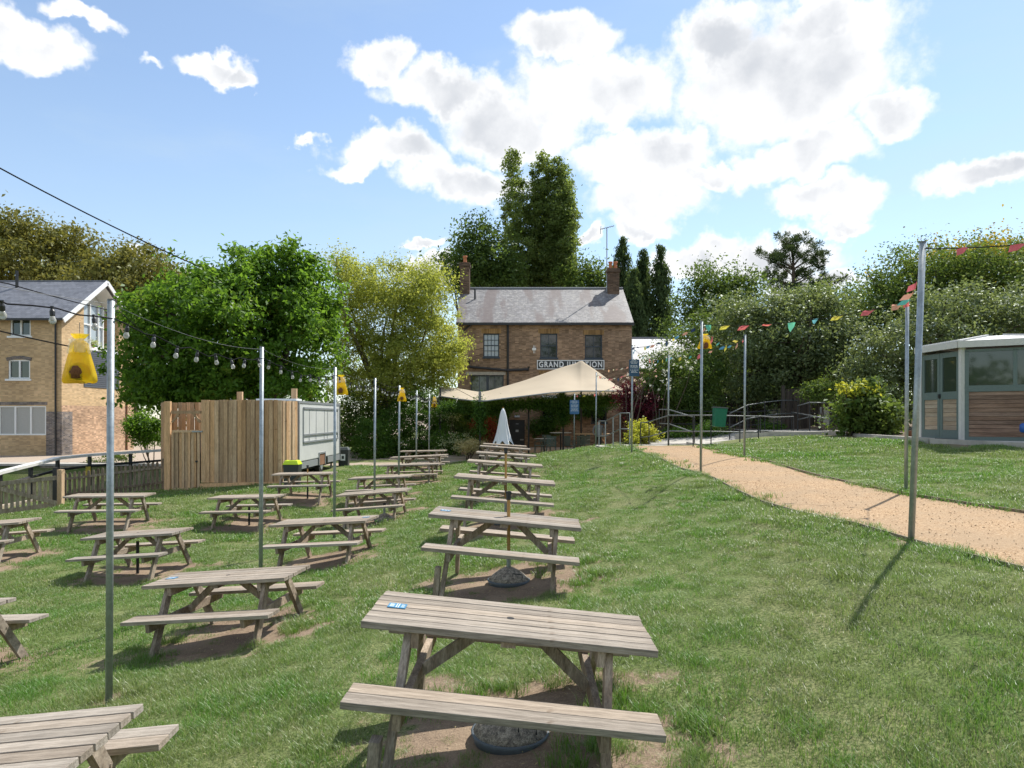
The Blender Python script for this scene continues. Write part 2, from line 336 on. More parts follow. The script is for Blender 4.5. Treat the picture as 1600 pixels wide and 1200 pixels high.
slatemat('slate_pale', (0.55,0.56,0.59), (0.48,0.49,0.52), (0.62,0.62,0.62), None, amt=0.3)
def glassmat(name, col, rough=0.04):
    m = pbr(name, col, rough, spec=1.0); m.node_tree.nodes['Principled BSDF'].inputs['IOR'].default_value = 1.45; return m
glassmat('glass_dark', (0.015,0.02,0.02)); glassmat('glass_light', (0.36,0.41,0.44)); glassmat('glass_garden', (0.04,0.055,0.04))
# bag: translucent plastic
for nm, k in (('bag_yellow', 0.5), ('bag_clear', 0.75)):
    t = MATS[nm].node_tree; g = G(t); b = t.nodes['Principled BSDF']; src = b.inputs['Base Color'].links[0].from_socket if b.inputs['Base Color'].links else tuple(b.inputs['Base Color'].default_value)
    tl = g.new('ShaderNodeBsdfTranslucent'); g.put(tl.inputs[0], src); tr = g.new('ShaderNodeBsdfTransparent'); g.put(tr.inputs[0], (1.0, 0.85, 0.35, 1) if nm == 'bag_yellow' else (1, 1, 1, 1))
    m1 = g.new('ShaderNodeMixShader'); m1.inputs[0].default_value = 0.5; g.put(m1.inputs[1], b.outputs[0]); g.put(m1.inputs[2], tl.outputs[0])
    m2 = g.new('ShaderNodeMixShader'); m2.inputs[0].default_value = 0.42 if nm == 'bag_yellow' else 0.6; g.put(m2.inputs[1], m1.outputs[0]); g.put(m2.inputs[2], tr.outputs[0])
    g.put(t.nodes['Material Output'].inputs[0], m2.outputs[0])
# canvas lets some light through
t = MATS['canvas'].node_tree; g = G(t); b = t.nodes['Principled BSDF']; tl = g.new('ShaderNodeBsdfTranslucent'); g.put(tl.inputs[0], (0.6,0.5,0.36,1))
m1 = g.new('ShaderNodeMixShader'); m1.inputs[0].default_value = 0.25; g.put(m1.inputs[1], b.outputs[0]); g.put(m1.inputs[2], tl.outputs[0]); g.put(t.nodes['Material Output'].inputs[0], m1.outputs[0])

# ---------------------------------------------------------------- terrain
TABLES = {  # x, y, tabletop z, yaw, roll, length factor
 'C1':(-0.01,4.35,0.72,-0.02,-0.095,1), 'C2':(-0.07,8.12,0.82,-0.05,-0.086,1), 'C3':(-0.12,12.07,0.92,-0.03,-0.079,1), 'C4':(-0.16,16.03,0.94,0.0,-0.073,1),
 'C5':(-0.17,20.06,0.94,0.0,-0.064,1), 'C6':(-0.24,23.79,0.96,0.0,-0.069,1), 'C7':(-0.29,27.50,0.90,0.0,-0.065,1),
 'L0':(-2.91,3.41,0.34,0.04,0.08,1), 'L1':(-3.40,8.17,0.11,-0.12,0.084,1), 'L2':(-3.32,12.09,0.18,-0.13,0.066,1), 'L3':(-3.40,16.83,0.17,-0.08,0.08,1),
 'L4':(-3.80,19.82,0.28,-0.07,0.047,1), 'L5':(-3.55,23.8,0.37,-0.04,0.03,1.2), 'L6':(-3.50,25.75,0.55,-0.05,0.05,1.2), 'L7':(-3.75,28.8,0.60,-0.05,0.02,1.1),
 'M1':(-6.94,12.66,-0.14,-0.08,0.07,1), 'M2':(-6.74,17.37,0.00,-0.10,0.03,1), 'M3':(-6.11,20.14,0.36,-0.01,0.019,1),
 'P0':(-6.55,7.56,-0.11,-0.20,0.08,1), 'P1':(-10.52,13.64,-0.11,0.05,0.07,1), 'P2':(-9.88,16.80,0.10,0.10,0.0,1.06)}
CP = [(x, y, z-0.75) for (x, y, z, a, b, c) in TABLES.values()]
CP += [(0,0,-.06),(0,34,.15),(0,40,.15),(1.2,0,.02),(1.2,4,.08),(1.2,8,.15),(1.2,12,.24),(1.2,16,.28),(1.2,20,.32),(1.3,26,.33),(1.5,34,.15),
 (2.4,0,.3),(2.4,3.2,.36),(2.4,5,.42),(2.4,8,.40),(2.4,12,.47),(2.4,17,.58),(3.1,8,.68),(3.1,12,.78),(3.1,17,.88),(2.3,21,.86),(2.4,26,.78),(2.8,31,.5),(2.6,34,.15),
 (3.7,0,.6),(3.6,3,.62),(3.7,5.5,.7),(3.6,8,.8),(3.6,13,.91),(3.6,18,.99),(3.5,22,1.05),(3.3,27,.86),(4.2,31,.6),(4.5,34,.15),
 (5.7,0,.62),(5.7,5.5,.7),(5.6,8.5,.78),(5.6,13,.9),(5.7,18,.99),(5.8,22,1.03),(6,27,1.0),(6,32,1.0),
 (8,4,.8),(8,9,.93),(8,14,1.12),(8,19,1.28),(7.8,24,1.35),(10,9,1.05),(10.5,13,1.3),(10,16,1.45),(10,22,1.45),(12,9,1.1),(13,16,1.45),(13,26,1.5),(12,34,1.5),
 (-3.8,6.3,-.62),(-3.8,2,-.62),(-3.8,10.5,-.62),(-3.8,34,0),(-7.5,23,-.1),(-10,22.3,-.32),(-11.3,22.4,-.38),(-7.5,28,-.08),(-14.5,22,-.75),(-15,18,-.9),(-13,10,-.95),(-9,3,-.95),(-6,2,-.85),(-9,30,-.05),(-14,30,-.3),(-10,38,0),(-14,38,-.2),(-1.8,3,-.28),(-1.8,8,-.26),(-1.8,14,-.18),(-1.8,20,-.05)]
CP = np.array(CP, float)
def _tps(r2): return np.where(r2 > 1e-12, r2*np.log(np.maximum(r2, 1e-12))*0.5, 0)
_n = len(CP); _K = _tps(((CP[:, None, :2]-CP[None, :, :2])**2).sum(-1)) + np.eye(_n)*0.9
_A = np.zeros((_n+3, _n+3)); _A[:_n, :_n] = _K; _A[:_n, _n] = 1; _A[:_n, _n+1:] = CP[:, :2]; _A[_n, :_n] = 1; _A[_n+1:, :_n] = CP[:, :2].T
_w = np.linalg.solve(_A, np.concatenate([CP[:, 2], [0, 0, 0]]))
def gz(x, y):
    x = np.atleast_1d(np.asarray(x, float)); y = np.atleast_1d(np.asarray(y, float))
    xc = np.clip(x, -15, 13); yc = np.clip(y, 0, 36)
    out = np.full(x.shape, _w[_n]) + _w[_n+1]*xc + _w[_n+2]*yc
    for i in range(_n): out += _w[i]*_tps((xc-CP[i, 0])**2+(yc-CP[i, 1])**2)
    pat = ss((y-31.5)/1.5)*ss((x+5)/1.0)*ss((5.6-x)/0.8)          # patio behind the mound is level
    out = out*(1-pat) + 0.15*pat
    rp = ss((y-22.7)/.8)*ss((x-4.1)/.5)*ss((31-y)/1.0)*(1-ss((x-8.2)/1.2)); out = out*(1-rp) + .93*rp
    far = ss((y-34)/5); out = out*(1-far) + far*np.where(x < -13, -0.35, 0.12)
    canal = (x < -15.9) & (y > 10) & (y < 32.9)
    return np.where(canal, -2.6, out)
def g0(x, y): return float(gz(x, y)[0])
# path edges (world), measured down its length
PL = [(4.62,0),(4.55,3.2),(4.45,5.0),(4.05,6.6),(3.75,8.6),(3.7,11),(3.72,14),(3.74,17),(3.8,20),(3.85,22.4)]
PR = [(7.6,0),(7.35,3.2),(6.95,6),(6.4,8.5),(5.8,9.8),(5.62,11.5),(5.66,14),(5.75,17),(5.9,20),(6.1,22.4)]
def pathx(tab, y): return np.interp(y, [q[1] for q in tab], [q[0] for q in tab])
def nz2(x, y, s, seed=0):     # cheap smooth value noise for masks
    rs = np.random.default_rng(seed); ph = rs.uniform(0, 6.28, (10, 2)); k = rs.normal(0, 1, (10, 2)); k /= np.linalg.norm(k, axis=1)[:, None]
    f = np.linspace(0.7, 2.2, 10)/s; out = 0
    for i in range(10): out = out + np.sin((x*k[i, 0]+y*k[i, 1])*6.28*f[i]+ph[i, 0]+1.7*np.sin((x*k[i, 1]-y*k[i, 0])*4*f[i]+ph[i, 1]))
    return out/4.5
def worn(x, y):
    w = np.zeros_like(x)
    for k, (tx, ty, tz, ya, ro, sc) in TABLES.items():
        if k in ('C5','C6','C7','L6','L7'): amp = 0.75
        else: amp = 1.0
        for oy, ry, oa in ((-0.45, .42, 1), (0.5, .42, 0.95), (0, .5, .9)):
            d = ((x-tx-0.05)/(1.0*sc))**2 + ((y-ty-oy)/ry)**2
            w = np.maximum(w, amp*oa*np.exp(-d*0.8))
    w = w + 0.22*nz2(x, y, 1.1, 3)*(w > 0.1) + 0.14*nz2(x, y, 0.35, 4)*(w > 0.1)
    w += 0.3*ss((nz2(x, y, 3.0, 9)-0.45)/0.8)*ss((2.2-x)/1.0)
    pole = [(-3.76, 6.36), (4.0, 6.85)]
    for a, b in pole: w = np.maximum(w, np.exp(-((x-a)**2+(y-b)**2)/0.05))
    return np.clip(w, 0, 1)
def lush(x, y):
    return np.clip(0.5+0.42*nz2(x, y, 2.6, 11)+0.25*nz2(x, y, 0.8, 12)+0.35*np.exp(-((x-1.25)/0.45)**2)*ss((9-y)/5) - 0.55*np.exp(-((x-1.6-0.05*y)/0.9)**2)*ss((y-4.5)/1.5), 0, 1)
def axis(segs):
    out = []
    for a, b, st in segs: out += list(np.arange(a, b-1e-6, st))
    return np.array(out+[segs[-1][1]])
XA = axis([(-900,-100,200),(-100,-20,10),(-20,-15.9,1.0),(-15.9,-15.88,.02),(-15.88,-11,0.35),(-11,7.2,0.13),(7.2,14,0.35),(14,30,2),(30,110,10),(110,900,200)])
YA = axis([(-300,-20,70),(-20,0,4),(0,2,.5),(2,16,0.13),(16,32.9,0.26),(32.9,32.92,.02),(32.92,44,0.6),(44,70,3),(70,200,20),(200,1500,200)])
def build_ground():
    gx, gy = np.meshgrid(XA, YA); z = gz(gx.ravel(), gy.ravel()).reshape(gx.shape)
    inside = (gx > pathx(PL, gy)+0.05) & (gx < pathx(PR, gy)-0.05) & (gy < 22.4)
    z = np.where(inside, z-0.06, z)
    z = z + 0.02*nz2(gx, gy, 2.2, 21)*((gy < 34) & ~inside)
    nx, ny = len(XA), len(YA)
    v = np.stack([gx.ravel(), gy.ravel(), z.ravel()], 1)
    i = np.arange(nx-1)[None, :]+np.arange(ny-1)[:, None]*nx; i = i.ravel()
    f = np.stack([i, i+1, i+1+nx, i+nx], 1)
    me = bpy.data.meshes.new('lawn_ground'); me.from_pydata(v.tolist(), [], f.tolist()); me.shade_smooth()
    X_, Y_ = gx.ravel(), gy.ravel()
    pav = np.maximum(ss((Y_-32.2-0.35*np.sin(X_*0.7))/0.4)*ss((X_+9)/0.5)*ss((9-X_)/1), ss((Y_-33)/0.5)*(X_ < -15.9))
    strip = np.exp(-((Y_-(30.9+0.28*(X_+4.5)))/0.75)**4)*(X_ > -9)*(X_ < -1.2); pav = np.maximum(pav, strip)
    bed = ss((X_-9.55)/0.3)*ss((Y_-14.5)/0.5)*ss((40-Y_)/2); bed = np.maximum(bed, ss((Y_-27.5)/0.7)*ss((X_-6)/0.5))
    w = np.where(Y_ < 32, worn(X_, Y_), 0)
    for nm, val in (('worn', w), ('paving', pav), ('bed', bed)):
        a = me.attributes.new(nm, 'FLOAT', 'POINT'); a.data.foreach_set('value', val.astype(np.float32))
    m = bpy.data.materials.new('lawn'); m.use_nodes = True; g = G(m.node_tree); b = g.n['Principled BSDF']; b.inputs['Roughness'].default_value = 0.95; b.inputs['Specular IOR Level'].default_value = 0.1
    geo = g.new('ShaderNodeNewGeometry'); p = geo.outputs['Position']
    def at(n): a = g.new('ShaderNodeAttribute', attribute_name=n); return a.outputs['Fac']
    grass = g.mix(g.ramp(g.noise(p, 0.9, 5, 0.6), 0.3, 0.7), (0.14,0.20,0.06,1), (0.26,0.255,0.125,1))
    grass = g.mix(g.ramp(g.noise(p, 45, 3, 0.7), 0.35, 0.65), grass, (0.07,0.095,0.03,1))
    soil = g.mix(g.ramp(g.noise(p, 2.4, 6, 0.7), 0.3, 0.7), (0.31,0.235,0.165,1), (0.20,0.145,0.105,1))
    soil = g.mix(g.ramp(g.noise(p, 60, 4, 0.7), 0.5, 0.72), soil, (0.40,0.31,0.22,1))
    soil = g.mix(g.ramp(g.noise(g.v('MULTIPLY', p, (1,1,1)), 28, 5, 0.8), 0.6, 0.7), soil, (0.09,0.06,0.04,1))
    f = g.ramp(g.m('ADD', at('worn'), g.m('MULTIPLY', g.m('SUBTRACT', g.noise(p, 7, 7, 0.75), 0.5), 1.3)), 0.36, 0.62)
    c = g.mix(f, grass, soil)
    c = g.mix(at('paving'), c, g.mix(g.noise(p, 1.5, 5), (0.36,0.28,0.22,1), (0.42,0.36,0.29,1)))
    c = g.mix(at('bed'), c, g.mix(g.noise(p, 14, 5, 0.7), (0.12,0.085,0.06,1), (0.3,0.24,0.18,1)))
    g.put(b.inputs['Base Color'], c)
    bn = g.new('ShaderNodeBump'); bn.inputs['Strength'].default_value = 0.9; bn.inputs['Distance'].default_value = 0.02
    g.put(bn.inputs['Height'], g.m('ADD', g.noise(p, 30, 5, 0.7), g.m('MULTIPLY', g.noise(p, 5, 3), 1.2))); g.put(b.inputs['Normal'], bn.outputs[0])
    me.materials.append(m); struct(link('ground', me))
build_ground()

def build_path():
    m = bpy.data.materials.new('bonded_gravel'); m.use_nodes = True; g = G(m.node_tree); b = g.n['Principled BSDF']; b.inputs['Roughness'].default_value = 0.9; b.inputs['Specular IOR Level'].default_value = 0.2
    p = g.new('ShaderNodeNewGeometry').outputs['Position']
    vo = g.new('ShaderNodeTexVoronoi'); g.put(vo.inputs['Vector'], p); vo.inputs['Scale'].default_value = 75
    c = g.mix(vo.outputs['Color'].node.outputs['Distance'], (0.44,0.29,0.165,1), (0.30,0.19,0.105,1))
    wn = g.new('ShaderNodeTexWhiteNoise'); g.put(wn.inputs['Vector'], vo.outputs['Position'])
    c = g.mix(g.ramp(wn.outputs[0], 0.0, 1.0, 0, 1), g.mix(1.0, c, (0.66,0.6,0.52,1), 'MULTIPLY'), (0.50,0.355,0.215,1))
    c = g.mix(g.ramp(g.noise(p, 1.1, 6, 0.7), 0.35, 0.65, 0, 0.8), c, (0.33,0.235,0.145,1))
    c = g.mix(g.ramp(g.noise(p, 9, 6, 0.8), 0.55, 0.72, 0, 0.8), c, (0.24,0.165,0.10,1)); c = g.mix(g.ramp(g.noise(p, 26, 5, 0.8), 0.58, 0.66, 0, 0.7), c, (0.60,0.48,0.33,1))
    g.put(b.inputs['Base Color'], c)
    bn = g.new('ShaderNodeBump'); bn.inputs['Strength'].default_value = 0.6; bn.inputs['Distance'].default_value = 0.006
    g.put(bn.inputs['Height'], vo.outputs['Distance']); g.put(b.inputs['Normal'], bn.outputs[0]); MATS['bonded_gravel'] = m
    mb = MB(); ys = np.arange(0, 22.41, 0.4); N = 9
    for y in ys:
        a, c_ = pathx(PL, y), pathx(PR, y)
        for j in range(N):
            x = a+(c_-a)*j/(N-1); mb.v.append((x, y, g0(x, y)-0.005+0.012*math.sin(math.pi*j/(N-1))))
    for i in range(len(ys)-1):
        for j in range(N-1): mb.f.append((i*N+j, i*N+j+1, (i+1)*N+j+1, (i+1)*N+j))
    struct(part('gravel_path', mb, m, smooth=True))
    for tab, lab, s in ((PL, 'low timber edging board along the lawn side of the gravel path', -1), (PR, 'low timber edging board along the upper side of the gravel path', 1)):
        e = empty('path_edging', (pathx(tab, 6), 6, g0(pathx(tab, 6), 6)), lab, 'edging', 'timber edging of the gravel path')
        ys2 = np.arange(0.5, 22.4, 2.4)
        for k in range(len(ys2)-1):
            q = MB()
            for a, b_ in ((ys2[k], ys2[k]+1.2), (ys2[k]+1.2, ys2[k+1]-0.01)):
                xa, xb = pathx(tab, a), pathx(tab, b_)
                q.beam((xa+s*0.012, a, g0(xa, a)-0.02), (xb+s*0.012, b_, g0(xb, b_)-0.02), 0.022, 0.10)
            o = part('board', q, 'path_edge_wood', e); o.matrix_parent_inverse = Matrix.Translation(-Vector(e.location))
build_path()
def par(o, e):   # parent keeping world coordinates
    o.parent = e; bpy.context.view_layer.update() if False else None
    o.matrix_parent_inverse = (Matrix.Translation(e.location) @ e.rotation_euler.to_matrix().to_4x4()).inverted(); return o
def wpart(name, mb, mat, e, **k):   # mesh given in world coordinates, parented to e
    o = part(name, mb, mat, **k); return par(o, e)

# ---------------------------------------------------------------- the pub
YP = 43.0
def pub():
    e = empty('brick_pub', (2, YP, 0.1), 'two storey brown brick pub with slate roof and two chimneys behind the canopy', 'pub')
    x0, x1, zt, dz = -3.42, 7.55, 8.0, 0
    wins = [(755,780,521,558),(844,871,521,559),(914,941,523,560)]
    op = [(X(a,YP), X(b,YP), Z(d,YP), Z(c,YP)) for a,b,c,d in wins]
    low = [(X(735,YP),X(787,YP),Z(640,YP),Z(586,YP)), (X(845,YP),X(872,YP),Z(625,YP),Z(587,YP)), (X(796,YP),X(820,YP),0.12,Z(656,YP)), (X(848,YP),X(872,YP),Z(660,YP),Z(632,YP)), (X(924,YP),X(948,YP),Z(660,YP),Z(632,YP))]
    # front wall as a grid of quads around real openings
    xs = sorted({x0, x1, *[q for o in op+low for q in o[:2]]}); zs = sorted({0.0, zt, *[q for o in op+low for q in o[2:]]})
    mb = MB()
    for i in range(len(xs)-1):
        for j in range(len(zs)-1):
            cx, cz = (xs[i]+xs[i+1])/2, (zs[j]+zs[j+1])/2
            if any(o[0] < cx < o[1] and o[2] < cz < o[3] for o in op+low): continue
            mb.poly([(xs[i],YP,zs[j]),(xs[i+1],YP,zs[j]),(xs[i+1],YP,zs[j+1]),(xs[i],YP,zs[j+1])])
    for o in op+low:
        a,b,c,d = o
        mb.poly([(a,YP,c),(a,YP+.22,c),(a,YP+.22,d),(a,YP,d)]); mb.poly([(b,YP,c),(b,YP,d),(b,YP+.22,d),(b,YP+.22,c)])
        mb.poly([(a,YP,d),(a,YP+.22,d),(b,YP+.22,d),(b,YP,d)]); mb.poly([(a,YP,c),(b,YP,c),(b,YP+.22,c),(a,YP+.22,c)])
    D = 8.0; zr = 10.75; ym = YP+D/2
    for x in (x0, x1): mb.poly([(x,YP,0),(x,YP+D,0),(x,YP+D,zt),(x,ym,zr-.12),(x,YP,zt)])
    mb.poly([(x0,YP+D,0),(x1,YP+D,0),(x1,YP+D,zt),(x0,YP+D,zt)])
    wpart('wall', mb, 'brick_pub', e)
    rf = MB(); t = 0.1; s = (zr-zt)/(D/2)
    ys = YP-.22; zf = zt - s*.22
    rf.prism([(x0-.08,ys,zf),(x0-.08,ys,zf+t),(x0-.08,ym,zr+t),(x0-.08,YP+D+.22,zf+t),(x0-.08,YP+D+.22,zf),(x0-.08,ym,zr)], (x1-x0+.16,0,0))
    r = wpart('roof', rf, 'slate_pub', e)
    rd = MB(); rd.tube([(x0-.08,ym,zr+.11),(x1+.08,ym,zr+.11)], .09, 8); wpart('ridge_tiles', rd, 'lead', e)
    for cx0, cx1, top, lb in ((X(718.5,46.2), X(733.5,46.2), Z(416,46.2), 'taller left chimney with one red pot'), (X(950,46.2), X(968,46.2), Z(425,46.2), 'right chimney with two red pots')):
        c = MB(); c.box(cx0, cx1, ym-.75, ym-.05, 8.9, top); c.box(cx0-.06, cx1+.06, ym-.81, ym+.01, top, top+.16); c.box(cx0-.03, cx1+.03, ym-.78, ym-.02, top+.16, top+.28)
        ch = wpart('chimney', c, 'brick_dark', e, label=lb)
        f = MB(); f.box(cx0-.1, cx1+.1, ym-.9, ym+.02, 9.6, 10.15); o = part('flashing', f, 'lead'); par(o, e); 
        for px in ([ (cx0+cx1)/2 ] if 'one' in lb else [cx0+.22, cx1-.22]):
            q = MB(); q.lathe((px, ym-.4, top+.28), [(.15,0),(.12,.12),(.11,.38),(.15,.42),(.15,.5),(.1,.5)], 10); wpart('chimney_pot', q, 'terracotta', e, smooth=True)
    a = MB(); ax = X(948.5,46.5); zt2 = Z(355,46.5); a.tube([(ax,ym-.4,10),(ax,ym-.4,zt2)], .035, 6); a.tube([(ax-.45,ym-.4,zt2-.12),(ax+.5,ym-.4,zt2+.12)], .025, 5)
    for q in range(7):
        xx = ax-.42+q*.14; a.tube([(xx,ym-.62,zt2-.11+q*.035),(xx,ym-.18,zt2-.11+q*.035)], .012, 4)
    a.tube([(ax-.45,ym-.4,zt2-.45),(ax-.4,ym-.4,zt2+.1)], .02, 4)
    wpart('television_aerial', a, 'trim_grey', e)
    vp = MB(); vp.tube([(X(742,45.5),45.6,9.6),(X(742,45.5),45.6,10.55)], .06, 6); wpart('vent_pipe', vp, 'black_metal', e)
    gt = MB(); gt.beam((x0-.1,YP-.27,zf-.02),(x1+.1,YP-.27,zf-.02), .13, .12); wpart('gutter', gt, 'black_metal', e)
    dp = MB(); dx = X(793.5,YP); dp.tube([(dx,YP-.1,zf),(dx,YP-.1,.2)], .07, 8); wpart('downpipe', dp, 'black_metal', e)
    w2 = MB(); w2.tube([(X(733.5,YP),YP-.12,Z(562,YP)),(X(733.5,YP),YP-.12,Z(573.5,YP)),(dx,YP-.12,Z(579,YP))], .075, 8); wpart('waste_pipe', w2, 'black_metal', e)
    w3 = MB(); w3.tube([(dx,YP-.12,Z(579,YP)),(X(826,YP),YP-.12,Z(577.5,YP)),(X(826,YP),YP-.12,Z(573,YP))], .085, 8); wpart('waste_pipe', w3, 'black_metal', e)
    w4 = MB(); w4.tube([(X(738,YP),YP-.12,zf),(X(731,YP),YP-.12,Z(512,YP)),(X(721,YP),YP-.12,Z(520,YP))], .06, 6); wpart('rainwater_pipe', w4, 'black_metal', e)
    bx = MB(); bx.box(X(831.5,YP),X(837.5,YP),YP-.12,YP,Z(547.5,YP),Z(544,YP)); bx.box(X(833.3,YP),X(834,YP),YP-.06,YP,Z(552,YP),Z(540,YP)); bx.box(X(835.3,YP),X(836,YP),YP-.06,YP,Z(552,YP),Z(540,YP)); wpart('alarm_box', bx, 'white_paint', e)
    # windows
    def sash(o, cols, rows, glass, lab=None, mid=True, arch=True):
        a,b,c,d = o; fr = MB(); w = .07; y = YP+.12
        fr.box(a,a+w,y,y+.07,c,d); fr.box(b-w,b,y,y+.07,c,d); fr.box(a+w,b-w,y,y+.07,d-w,d); fr.box(a+w,b-w,y,y+.07,c,c+w)
        f = wpart('window', fr, 'dark_frame', e, label=lab)
        ba = MB(); mw = .03
        for i in range(1, cols): xx = a+w+(b-a-2*w)*i/cols; ba.box(xx-mw/2,xx+mw/2,y+.01,y+.05,c+w,d-w)
        for j in range(1, rows): zz = c+w+(d-c-2*w)*j/rows; k = .055 if (mid and j*2 == rows) else mw; ba.box(a+w,b-w,y+.012,y+.055,zz-k/2,zz+k/2)
        q = part('glazing_bars', ba, 'dark_frame'); q.parent = f
        gl = MB(); gl.box(a+w,b-w,y+.055,y+.065,c+w,d-w); q = part('pane', gl, glass); q.parent = f
        f.location = (0,0,0)
        s_ = MB(); s_.box(a-.04,b+.04,YP-.08,YP+.12,c-.1,c); wpart('sill', s_, 'dark_frame', e)
        if arch:
            ar = MB(); ar.box(a-.12,b+.12,YP-.004,YP+.02,d,d+.3); wpart('brick_lintel', ar, 'brick_arch', e)
    sash(op[0], 4, 4, 'glass_light', 'pale blind behind sixteen small panes'); sash(op[1], 2, 2, 'glass_dark'); sash(op[2], 2, 2, 'glass_dark')
    sash(low[0], 4, 1, 'glass_garden', 'wide dark framed window above the canopy', arch=False); sash(low[1], 2, 2, 'glass_light'); sash(low[3], 2, 3, 'glass_dark'); sash(low[4], 2, 3, 'glass_dark')
    li = MB(); li.box(X(728,YP),X(790,YP),YP-.03,YP+.05,Z(586,YP),Z(581,YP)); wpart('stone_lintel', li, 'concrete', e)
    md = MB(); md.box(X(760,YP),X(763.5,YP),YP+.08,YP+.2,Z(640,YP),Z(586,YP)); wpart('mullion', md, 'dark_frame', e)
    a,b,c,d = low[2]; do = MB(); do.box(a,b,YP+.05,YP+.12,c,d)
    for zz in (c+.12, c+1.1): do.box(a+.12,b-.12,YP+.03,YP+.05,zz,zz+.35)
    dr = wpart('door', do, 'dark_paint', e, label='black back door with small glazed slot')
    gl = MB(); gl.box((a+b)/2-.09,(a+b)/2+.09,YP+.035,YP+.05,Z(675,YP),Z(662,YP)); q = part('pane', gl, 'blind'); q.parent = dr
    hd = MB(); hd.box(b-.3,b-.08,YP,YP+.05,Z(688,YP),Z(686,YP)); q = part('handle', hd, 'trim_grey'); q.parent = dr
    ex = MB(); ex.box(X(804,YP),X(812,YP),YP-.1,YP-.02,Z(652,YP),Z(649,YP)); wpart('exit_light', ex, 'blind', e)
    # name board
    sg = empty('name_sign', (X(891.5,YP), YP-.06, Z(570,YP)), 'long dark name board with white frame and white capitals on the pub wall', 'sign')
    sw, sh = 105/F*YP, 14.4/F*YP
    q = MB(); q.box(-sw/2,sw/2,0,.05,-sh/2,sh/2); part('board', q, 'dark_paint', sg)
    q = MB(); w = .05
    q.box(-sw/2,sw/2,-.03,-.003,sh/2-w,sh/2); q.box(-sw/2,sw/2,-.03,-.003,-sh/2,-sh/2+w); q.box(-sw/2,-sw/2+w,-.03,-.003,-sh/2+w,sh/2-w); q.box(sw/2-w,sw/2,-.03,-.003,-sh/2+w,sh/2-w); part('border', q, 'print_white', sg)
    def text(body, size, parent, loc, mat='print_white', name='lettering', width=None):
        cu = bpy.data.curves.new(name, 'FONT'); cu.body = body; cu.size = size; cu.align_x = 'CENTER'; cu.align_y = 'CENTER'; cu.extrude = 0.008; cu.space_character = 1.22; cu.offset = 0.012 if size > .2 else 0
        o = bpy.data.objects.new(name, cu); S.collection.objects.link(o); cu.materials.append(MATS[mat]); o.rotation_euler = (R(90),0,0); o.location = loc; o.parent = parent
        if width:
            bpy.context.view_layer.update(); o.scale.x = width/max(o.dimensions.x, .01)
        bpy.context.view_layer.update(); me = bpy.data.meshes.new_from_object(o.evaluated_get(bpy.context.evaluated_depsgraph_get()))
        n = bpy.data.objects.new(name, me); S.collection.objects.link(n); n.parent = parent; n.location = loc; n.rotation_euler = o.rotation_euler; n.scale = o.scale
        bpy.data.objects.remove(o); n.name = name; return n
    global TEXT; TEXT = text
    text('GRAND JUNCTION', .50, sg, (0,-.02,0), width=sw-.26)
    text('ARMS', .34, sg, (0,-.02,-sh/2-.28), width=1.5)
pub()

def annex():
    e = empty('low_annex', (12, 46, 0.5), 'low brick annex with pale glaring slate roof right of the pub', 'building')
    w = MB(); w.box(7.62,20,46,52,0,Z(577,46)); wpart('wall', w, 'brick_pub', e)
    y0, y1 = 45.75, 50.2; z0, z1 = Z(577.5,45.75), Z(529.5,50.2)
    r = MB(); r.prism([(7.6,y0,z0),(7.6,y0,z0+.1),(7.6,y1,z1+.05),(7.6,y1+4.5,z0+.1),(7.6,y1+4.5,z0),(7.6,y1,z1-.05)], (13,0,0)); wpart('roof', r, 'slate_pale', e)
    rd = MB(); rd.tube([(7.6,y1,z1+.05),(20.6,y1,z1+.05)], .1, 6); wpart('ridge_tiles', rd, 'lead', e)
    f = MB(); f.box(7.6,20.6,y0-.1,y0,z0-.12,z0+.05); wpart('gutter', f, 'black_metal', e)
annex()

